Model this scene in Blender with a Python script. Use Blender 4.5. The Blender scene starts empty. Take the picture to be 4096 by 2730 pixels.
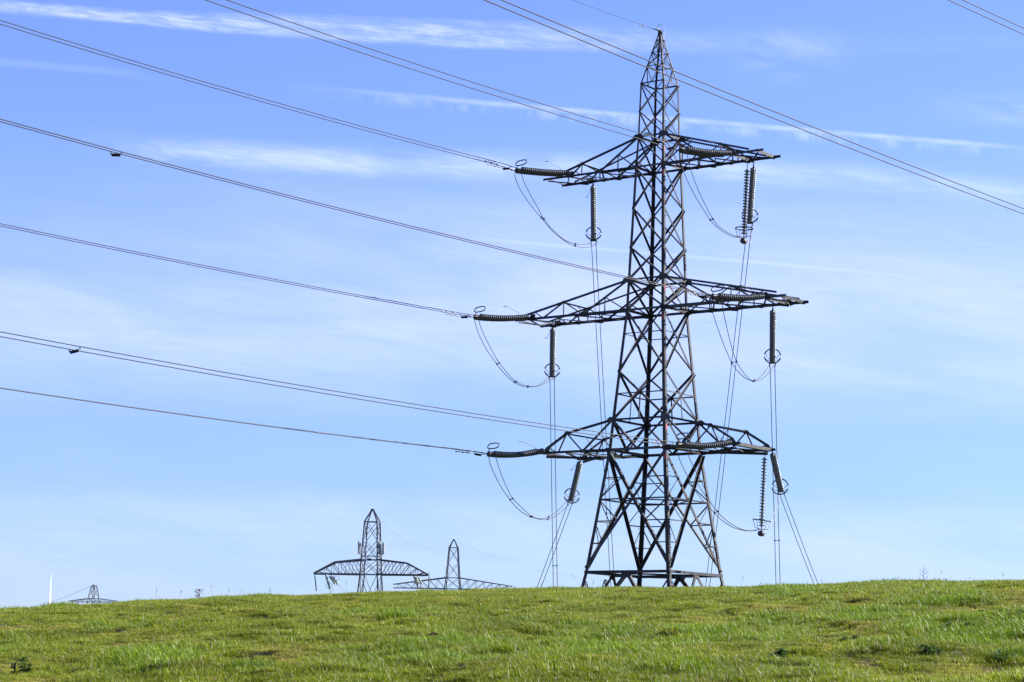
import bpy, bmesh, math, random
import numpy as np
from mathutils import Vector, Matrix
random.seed(7)
SC = bpy.context.scene
COL = SC.collection

# ------------------------------------------------------------------ camera
cam_d = bpy.data.cameras.new("camera")
cam_d.lens = 36.0 * 9000.0 / 4096.0
cam_d.sensor_width = 36.0
cam_d.clip_start = 0.5
cam_d.clip_end = 30000.0
cam = bpy.data.objects.new("camera", cam_d)
COL.objects.link(cam)
CX, CY, CZ = [[0.999769, -0.003169, 0.021262], [-0.021497, -0.147397, 0.988844], [-0.0, -0.989072, -0.147431]]
cam.matrix_world = Matrix(((CX[0], CY[0], CZ[0], 0), (CX[1], CY[1], CZ[1], 0), (CX[2], CY[2], CZ[2], 0), (0, 0, 0, 1)))
SC.camera = cam

# ------------------------------------------------------------------ light
SUN_EL = math.radians(33.0)
SUN_AZ = math.radians(76.0)          # clockwise from +Y: right of the view and a little behind the pylon
sun_d = bpy.data.lights.new("sun", 'SUN')
sun_d.energy = 5.0
sun_d.angle = math.radians(0.5)
sun_d.color = (1.0, 0.955, 0.89)
sun = bpy.data.objects.new("sun", sun_d)
COL.objects.link(sun)
sv = Vector((math.cos(SUN_EL) * math.sin(SUN_AZ), math.cos(SUN_EL) * math.cos(SUN_AZ), math.sin(SUN_EL)))
sun.rotation_euler = sv.to_track_quat('Z', 'Y').to_euler()
sun.location = sv * 300

SC.view_settings.view_transform = 'Standard'
SC.view_settings.look = 'None'
SC.view_settings.exposure = 1.75
SC.view_settings.gamma = 1.0
SC.view_settings.use_curve_mapping = False
try:
    SC.cycles.max_bounces = 6
    SC.cycles.transmission_bounces = 3
except Exception:
    pass

# ------------------------------------------------------------------ sky
world = bpy.data.worlds.new("World")
SC.world = world
world.use_nodes = True
WT = world.node_tree
WT.nodes.clear()


class N:
    """tiny helper that writes shader maths as python expressions"""
    def __init__(s, tree): s.t = tree
    def node(s, typ, **k):
        n = s.t.nodes.new(typ)
        for a, b in k.items(): setattr(n, a, b)
        return n
    def put(s, sock, v):
        if isinstance(v, bpy.types.NodeSocket): s.t.links.new(v, sock)
        else: sock.default_value = v
    def m(s, op, a, b=None, c=None, clamp=False):
        n = s.node('ShaderNodeMath', operation=op); n.use_clamp = clamp
        s.put(n.inputs[0], a)
        if b is not None: s.put(n.inputs[1], b)
        if c is not None: s.put(n.inputs[2], c)
        return n.outputs[0]
    def add(s, a, b): return s.m('ADD', a, b)
    def sub(s, a, b): return s.m('SUBTRACT', a, b)
    def mul(s, a, b): return s.m('MULTIPLY', a, b)
    def ramp(s, x, lo, hi, a=0.0, b=1.0):
        n = s.node('ShaderNodeMapRange', interpolation_type='SMOOTHSTEP')
        s.put(n.inputs[0], x); s.put(n.inputs[1], lo); s.put(n.inputs[2], hi); s.put(n.inputs[3], a); s.put(n.inputs[4], b)
        return n.outputs[0]
    def noise(s, vec, scale, detail=5.0, rough=0.55, dist=0.0):
        n = s.node('ShaderNodeTexNoise')
        s.put(n.inputs['Vector'], vec); s.put(n.inputs['Scale'], scale); s.put(n.inputs['Detail'], detail)
        s.put(n.inputs['Roughness'], rough); s.put(n.inputs['Distortion'], dist)
        return n.outputs[0]
    def vec(s, x, y, z=0.0):
        n = s.node('ShaderNodeCombineXYZ'); s.put(n.inputs[0], x); s.put(n.inputs[1], y); s.put(n.inputs[2], z); return n.outputs[0]
    def poly(s, x, co):
        r = co[0]
        for c in co[1:]: r = s.add(s.mul(x, r) if isinstance(r, bpy.types.NodeSocket) else s.mul(x, float(r)), float(c))
        return r
    def mix(s, f, a, b):
        n = s.node('ShaderNodeMix', data_type='RGBA'); s.put(n.inputs[0], f); s.put(n.inputs[6], a); s.put(n.inputs[7], b); return n.outputs[2]


SKYC = {'c1': [0.114666, -0.018587, 0.288021], 'c1lo': [0.145478, -0.01718, 0.285438], 'c2': [0.018061, -0.067764, 0.257853], 'c3': [-0.938148, 0.046114, 0.003934, 0.231068], 'c4': [-0.023213, -0.061587, 0.1944], 'c5': [-0.550396, -0.305003, 0.231736]}
w = N(WT)
sky = w.node('ShaderNodeTexSky', sky_type='NISHITA')
sky.sun_disc = False
sky.sun_elevation = SUN_EL
sky.sun_rotation = SUN_AZ
sky.altitude = 100.0
sky.air_density = 1.0
sky.dust_density = 0.15
sky.ozone_density = 1.6
tc = w.node('ShaderNodeTexCoord')
sx = w.node('ShaderNodeSeparateXYZ'); WT.links.new(tc.outputs['Generated'], sx.inputs[0])
dy = w.m('MAXIMUM', sx.outputs[1], 0.05)
gx = w.m('DIVIDE', sx.outputs[0], dy)        # direction seen on a wall far to the north
gz = w.m('DIVIDE', sx.outputs[2], dy)
front = w.ramp(sx.outputs[1], 0.1, 0.5)
SEP = 0.111e-3                                # one 9000th of a radian: tiny unit for contrail widths


def band(co, up, lo, co2=None):
    """soft band round a curve gz = poly(gx): up / lo are the feathering widths above / below"""
    d = w.sub(gz, w.poly(gx, co))
    d2 = d if co2 is None else w.sub(gz, w.poly(gx, co2))
    return w.mul(w.ramp(d, 0.0, up, 1.0, 0.0), w.ramp(d2, -lo, 0.0, 0.0, 1.0)), d


def xwin(a, b, c, d):
    return w.mul(w.ramp(gx, a, b), w.ramp(gx, c, d, 1.0, 0.0))


PXU = 1.0 / 9000.0
slant = w.add(gz, w.mul(gx, 0.085))
streak = w.vec(w.mul(gx, 9.0), w.mul(slant, 46.0), 0.0)
fine = w.vec(w.mul(gx, 60.0), w.mul(slant, 170.0), 3.0)
n_big = w.noise(streak, 1.0, 6.0, 0.6, 0.6)
n_fine = w.noise(fine, 1.0, 5.0, 0.62, 0.3)
n_mid = w.noise(w.vec(w.mul(gx, 22.0), w.mul(slant, 75.0), 7.0), 1.0, 5.0, 0.6, 0.5)
wob = w.mul(w.sub(n_mid, 0.5), 60 * PXU)

# broad spreading contrail near the top
d1 = w.add(w.sub(gz, w.poly(gx, SKYC['c1'])), w.mul(wob, 0.7))
d1l = w.add(w.sub(gz, w.poly(gx, SKYC['c1lo'])), w.mul(wob, 0.18))
c1w = w.ramp(gx, -0.25, 0.0, 34 * PXU, 95 * PXU)
c1 = w.mul(w.m('SUBTRACT', 1.0, w.m('DIVIDE', w.m('ABSOLUTE', d1), c1w), clamp=True), 1.7)
c1 = w.m('MINIMUM', c1, 1.0)
c1 = w.mul(c1, w.ramp(d1l, -26 * PXU, 10 * PXU))
fib = w.noise(w.vec(w.mul(gx, 34.0), w.mul(slant, 330.0), 9.0), 1.0, 6.0, 0.68, 0.8)
c1 = w.mul(c1, w.ramp(n_fine, 0.25, 0.75, 0.3, 1.0))
c1 = w.mul(c1, w.ramp(fib, 0.28, 0.72, 0.35, 1.15))
c1 = w.mul(c1, w.ramp(gx, -0.07, 0.15, 0.62, 0.06))
# thin dripping contrail
dc2 = w.sub(gz, w.poly(gx, SKYC['c2']))
core = w.mul(w.ramp(dc2, 0 * PXU, 16 * PXU, 1.0, 0.0), w.ramp(dc2, -22 * PXU, 0 * PXU))
teeth = w.noise(w.vec(w.mul(gx, 105.0), w.mul(gz, 30.0), 1.0), 1.0, 4.0, 0.65, 0.5)
drip = w.mul(w.ramp(dc2, -66 * PXU, -16 * PXU), w.ramp(dc2, -8 * PXU, 2 * PXU, 1.0, 0.0))
drip = w.mul(drip, w.ramp(teeth, 0.40, 0.72))
c2 = w.m('MAXIMUM', w.mul(core, 0.42), w.mul(drip, 0.42))
c2 = w.mul(c2, xwin(-0.13, 0.02, 0.19, 0.25))
c2 = w.mul(c2, w.ramp(n_fine, 0.25, 0.7, 0.35, 1.0))
# puffy band
dc3 = w.add(w.sub(gz, w.poly(gx, SKYC['c3'])), wob)
p3 = w.mul(w.ramp(dc3, -30 * PXU, 75 * PXU, 1.0, 0.0), w.ramp(dc3, -95 * PXU, 0 * PXU))
p3 = w.mul(p3, w.ramp(n_mid, 0.27, 0.62, 0.1, 1.0))
p3 = w.mul(p3, w.ramp(fib, 0.25, 0.75, 0.55, 1.1))
p3 = w.mul(p3, w.ramp(w.noise(w.vec(w.mul(gx, 13.0), 0.0, 4.0), 1.0, 2.0), 0.32, 0.6, 0.25, 1.0))
c3 = w.mul(p3, w.mul(w.ramp(gx, -0.21, -0.13), w.ramp(gx, 0.07, 0.2, 0.7, 0.4)))
# faint thin lines
dc4 = w.sub(gz, w.poly(gx, SKYC['c4']))
c4 = w.mul(w.ramp(w.m('ABSOLUTE', dc4), 2 * PXU, 10 * PXU, 1.0, 0.0), w.mul(xwin(-0.03, 0.0, 0.14, 0.2), 0.15))
dc5 = w.add(w.sub(gz, w.poly(gx, SKYC['c5'])), w.mul(wob, 0.5))
c5 = w.mul(w.ramp(w.m('ABSOLUTE', dc5), 4 * PXU, 26 * PXU, 1.0, 0.0), w.mul(w.ramp(gx, -0.2, -0.15, 1.0, 0.0), 0.09))
# high thin veil, thickest half way down
veil = w.mul(w.ramp(gz, 0.25, 0.17), w.ramp(gz, 0.105, 0.15, 0.22, 1.0))
veil = w.mul(veil, w.ramp(n_big, 0.15, 0.75, 0.35, 1.0))
low = w.mul(w.ramp(gz, 0.085, 0.068), w.ramp(gz, 0.03, 0.06, 0.5, 1.0))
veil = w.add(veil, w.mul(w.mul(low, w.ramp(n_big, 0.3, 0.7, 0.4, 1.0)), 0.5))
veil = w.mul(veil, w.ramp(fib, 0.2, 0.8, 0.86, 1.1))
veil = w.mul(veil, w.m('MAXIMUM', w.ramp(gx, -0.26, 0.05, 0.35, 1.1), w.ramp(gz, 0.19, 0.165)))
blob = w.mul(w.ramp(w.m('ABSOLUTE', w.sub(gz, 0.285)), 0.0, 0.018, 0.26, 0.0), w.mul(w.ramp(w.m('ABSOLUTE', w.sub(gx, 0.125)), 0.0, 0.035, 1.0, 0.0), w.ramp(n_mid, 0.3, 0.7)))
blob2 = w.mul(w.ramp(w.m('ABSOLUTE', w.sub(gz, 0.261)), 0.0, 0.012, 0.26, 0.0), w.mul(w.ramp(gx, 0.17, 0.24), w.ramp(n_mid, 0.3, 0.7)))
cl = w.m('MAXIMUM', c1, c2)
for extra in (c3, c4, c5, blob, blob2):
    cl = w.m('SUBTRACT', w.add(cl, extra), w.mul(cl, extra))
cl = w.mul(cl, front)
veil = w.mul(veil, front)
TINT = (0.79, 0.86, 1.36, 1)
tint = w.node('ShaderNodeMix', data_type='RGBA', blend_type='MULTIPLY')
tint.inputs[0].default_value = 1.0
WT.links.new(sky.outputs[0], tint.inputs[6]); tint.inputs[7].default_value = TINT
gc = w.node('ShaderNodeCombineColor')
for i_, lo_ in enumerate((0.625, 0.745, 0.76)): w.put(gc.inputs[i_], w.ramp(gz, 0.05, 0.24, lo_, 1.0))
tint2 = w.node('ShaderNodeMix', data_type='RGBA', blend_type='MULTIPLY')
tint2.inputs[0].default_value = 1.0
WT.links.new(tint.outputs[2], tint2.inputs[6]); WT.links.new(gc.outputs[0], tint2.inputs[7])
skyc = tint2.outputs[2]
CLOUD = (4.95, 5.55, 8.6, 1)
c = w.mix(w.mul(veil, 0.61), skyc, CLOUD)
c = w.mix(w.mul(cl, 0.8), c, (6.8, 7.4, 9.2, 1))
bg = w.node('ShaderNodeBackground')
bg.inputs[1].default_value = 0.05
WT.links.new(c, bg.inputs[0])
wo = w.node('ShaderNodeOutputWorld')
WT.links.new(bg.outputs[0], wo.inputs[0])

# ------------------------------------------------------------------ materials
def mat(name, base, rough=0.6, spec=0.3, metal=0.0, var=0.0, vscale=6.0, bump=0.0):
    m = bpy.data.materials.new(name); m.use_nodes = True
    b = m.node_tree.nodes['Principled BSDF']
    b.inputs['Roughness'].default_value = rough
    b.inputs['Metallic'].default_value = metal
    b.inputs['Specular IOR Level'].default_value = spec
    q = N(m.node_tree)
    if var:
        t = q.node('ShaderNodeTexCoord').outputs['Object']
        n = q.noise(t, vscale, 6.0, 0.65)
        lo = tuple(c * (1 - var) for c in base) + (1,); hi = tuple(min(1, c * (1 + var)) for c in base) + (1,)
        q.put(b.inputs['Base Color'], q.mix(q.ramp(n, 0.3, 0.7), lo, hi))
        if name.endswith('steel'):                       # every bar weathers a little differently
            oi = q.node('ShaderNodeObjectInfo'); hs = q.node('ShaderNodeHueSaturation')
            q.put(hs.inputs['Value'], q.ramp(oi.outputs['Random'], 0.0, 1.0, .62, 1.5)); q.put(hs.inputs['Color'], b.inputs['Base Color'].links[0].from_socket)
            streak_ = q.noise(t, 0.7, 8.0, 0.75)
            q.put(b.inputs['Base Color'], q.mix(q.ramp(streak_, .56, .72, 0, .55), hs.outputs[0], (base[0] * 1.5, base[1] * 1.15, base[2] * .8, 1)))
        if bump:
            bn = q.node('ShaderNodeBump'); bn.inputs['Strength'].default_value = bump; bn.inputs['Distance'].default_value = 0.02
            q.put(bn.inputs['Height'], n); q.put(b.inputs['Normal'], bn.outputs[0])
    else:
        b.inputs['Base Color'].default_value = tuple(base) + (1,)
    return m


M_STEEL = mat('painted_steel', (0.043, 0.043, 0.045), 0.6, 0.12, 0.0, 0.28, 2.2)
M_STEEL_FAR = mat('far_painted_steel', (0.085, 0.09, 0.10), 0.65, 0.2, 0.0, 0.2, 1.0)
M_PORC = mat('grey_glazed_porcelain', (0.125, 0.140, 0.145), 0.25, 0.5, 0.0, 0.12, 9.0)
M_PORC_SHADED = mat('shaded_glazed_porcelain', (0.062, 0.068, 0.077), 0.42, 0.4, 0.0, 0.15, 9.0)  # same porcelain as the grey discs, with underside shade put into the colour
M_PALE = mat('pale_glazed_porcelain', (0.42, 0.48, 0.47), 0.3, 0.5)
M_FIT = mat('galvanised_fittings', (0.055, 0.052, 0.05), 0.5, 0.4, 0.3, 0.3, 12.0)
M_RUST = mat('rusty_fittings', (0.20, 0.11, 0.075), 0.8, 0.2, 0.0, 0.3, 20.0)
M_BLACK = mat('black_rubber', (0.02, 0.02, 0.022), 0.6, 0.3)
M_WIRE = mat('weathered_aluminium_wire', (0.032, 0.031, 0.031), 0.6, 0.25)
M_WIRE_L = mat('bright_aluminium_wire', (0.26, 0.25, 0.25), 0.5, 0.3)
M_PLATE = mat('enamel_plate', (0.66, 0.67, 0.67), 0.5, 0.3, 0.0, 0.15, 8.0)
M_LET = mat('black_lettering', (0.015, 0.015, 0.018), 0.6, 0.2)
M_RED = mat('red_marker_paint', (0.45, 0.045, 0.05), 0.6, 0.3, 0.0, 0.3, 14.0)
M_WHITE = mat('white_gelcoat', (0.80, 0.80, 0.80), 0.35, 0.4)
M_ANT = mat('grey_antenna_casing', (0.30, 0.30, 0.29), 0.6, 0.3)


# ------------------------------------------------------------------ object helpers
def obj(name, bm, m, parent=None, smooth=False, **props):
    me = bpy.data.meshes.new(name)
    bm.normal_update()
    bm.to_mesh(me); bm.free()
    me.materials.append(m)
    if smooth:
        me.polygons.foreach_set('use_smooth', [True] * len(me.polygons))
    o = bpy.data.objects.new(name, me)
    COL.objects.link(o)
    if parent: o.parent = parent
    for k, v in props.items(): o[k] = v
    return o


def thing(name, label, cat, loc=(0, 0, 0), group=None):
    o = bpy.data.objects.new(name, None)
    COL.objects.link(o)
    o.empty_display_size = 0.3
    o.location = loc
    o['label'] = label; o['category'] = cat
    if group: o['group'] = group
    return o


def tag(o, label, cat, group=None):
    o['label'] = label; o['category'] = cat
    if group: o['group'] = group
    return o


def quadbox(bm, o, a, b, c):
    """box from corner o along the vectors a, b, c"""
    v = [bm.verts.new(o + i * a + j * b + k * c) for k in (0, 1) for j in (0, 1) for i in (0, 1)]
    for f in ((0, 2, 3, 1), (4, 5, 7, 6), (0, 1, 5, 4), (2, 6, 7, 3), (0, 4, 6, 2), (1, 3, 7, 5)):
        bm.faces.new([v[i] for i in f])


def cbox(bm, c, sx, sy, sz, ax=Vector((1, 0, 0)), ay=Vector((0, 1, 0)), az=Vector((0, 0, 1))):
    quadbox(bm, c - ax * sx / 2 - ay * sy / 2 - az * sz / 2, ax * sx, ay * sy, az * sz)


def angle(bm, A, B, n, w, t=None, heel=0.5, flip=1, stand=-1):
    """steel angle from A to B: one flange lies across the face whose outward normal is n, the other stands inward"""
    t = t or max(0.012, w * 0.11)
    ax = (B - A); L = ax.length; ax = ax / L
    n = (n - ax * n.dot(ax)).normalized()
    s = ax.cross(n).normalized() * flip
    o = A - s * w * heel
    quadbox(bm, o, ax * L, s * w, -n * t)
    if stand < 0: quadbox(bm, o - n * t, ax * L, s * t, -n * (w - t))
    else: quadbox(bm, o, ax * L, s * t, n * (w - t))


def flat(bm, A, B, n, w, t=0.015):
    ax = (B - A); L = ax.length; ax = ax / L
    n = (n - ax * n.dot(ax)).normalized()
    s = ax.cross(n).normalized()
    quadbox(bm, A - s * w / 2 - n * t / 2, ax * L, s * w, n * t)


def tube(bm, pts, r, seg=6, cap=True, closed=False):
    pts = [Vector(p) for p in pts]
    rings = []
    n = len(pts)
    for i, p in enumerate(pts):
        if closed: d = pts[(i + 1) % n] - pts[i - 1]
        else: d = pts[min(i + 1, n - 1)] - pts[max(i - 1, 0)]
        d.normalize()
        up = Vector((0, 0, 1)) if abs(d.z) < 0.9 else Vector((1, 0, 0))
        a = d.cross(up).normalized(); b = d.cross(a)
        rr = r[i] if isinstance(r, (list, tuple)) else r
        rings.append([bm.verts.new(p + (a * math.cos(2 * math.pi * k / seg) + b * math.sin(2 * math.pi * k / seg)) * rr) for k in range(seg)])
    m = n if closed else n - 1
    for i in range(m):
        R0, R1 = rings[i], rings[(i + 1) % n]
        for k in range(seg):
            bm.faces.new((R0[k], R0[(k + 1) % seg], R1[(k + 1) % seg], R1[k]))
    if cap and not closed:
        bm.faces.new(rings[0]); bm.faces.new(rings[-1][::-1])


def lathe(bm, A, ax, prof, seg=20):
    """profile of (distance along ax, radius)"""
    ax = ax.normalized()
    up = Vector((0, 0, 1)) if abs(ax.z) < 0.9 else Vector((1, 0, 0))
    a = ax.cross(up).normalized(); b = ax.cross(a)
    prev = None
    for d, r in prof:
        ring = [bm.verts.new(A + ax * d + (a * math.cos(2 * math.pi * k / seg) + b * math.sin(2 * math.pi * k / seg)) * max(r, 1e-4)) for k in range(seg)]
        if prev:
            for k in range(seg): bm.faces.new((prev[k], prev[(k + 1) % seg], ring[(k + 1) % seg], ring[k]))
        prev = ring


def plate(bm, pts, n, t=0.02):
    n = n.normalized()
    a = [bm.verts.new(p + n * t / 2) for p in pts]; b = [bm.verts.new(p - n * t / 2) for p in pts]
    bm.faces.new(a); bm.faces.new(b[::-1])
    k = len(pts)
    for i in range(k): bm.faces.new((a[i], b[i], b[(i + 1) % k], a[(i + 1) % k]))


def text_mesh(body, size):
    cu = bpy.data.curves.new('lettering', 'FONT'); cu.body = body; cu.size = size
    cu.align_x = 'CENTER'; cu.align_y = 'CENTER'; cu.offset = size * 0.012; cu.extrude = 0.004
    t = bpy.data.objects.new('lettering', cu); COL.objects.link(t)
    dg = bpy.context.evaluated_depsgraph_get()
    me = bpy.data.meshes.new_from_object(t.evaluated_get(dg))
    bpy.data.objects.remove(t); bpy.data.curves.remove(cu)
    return me


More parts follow.
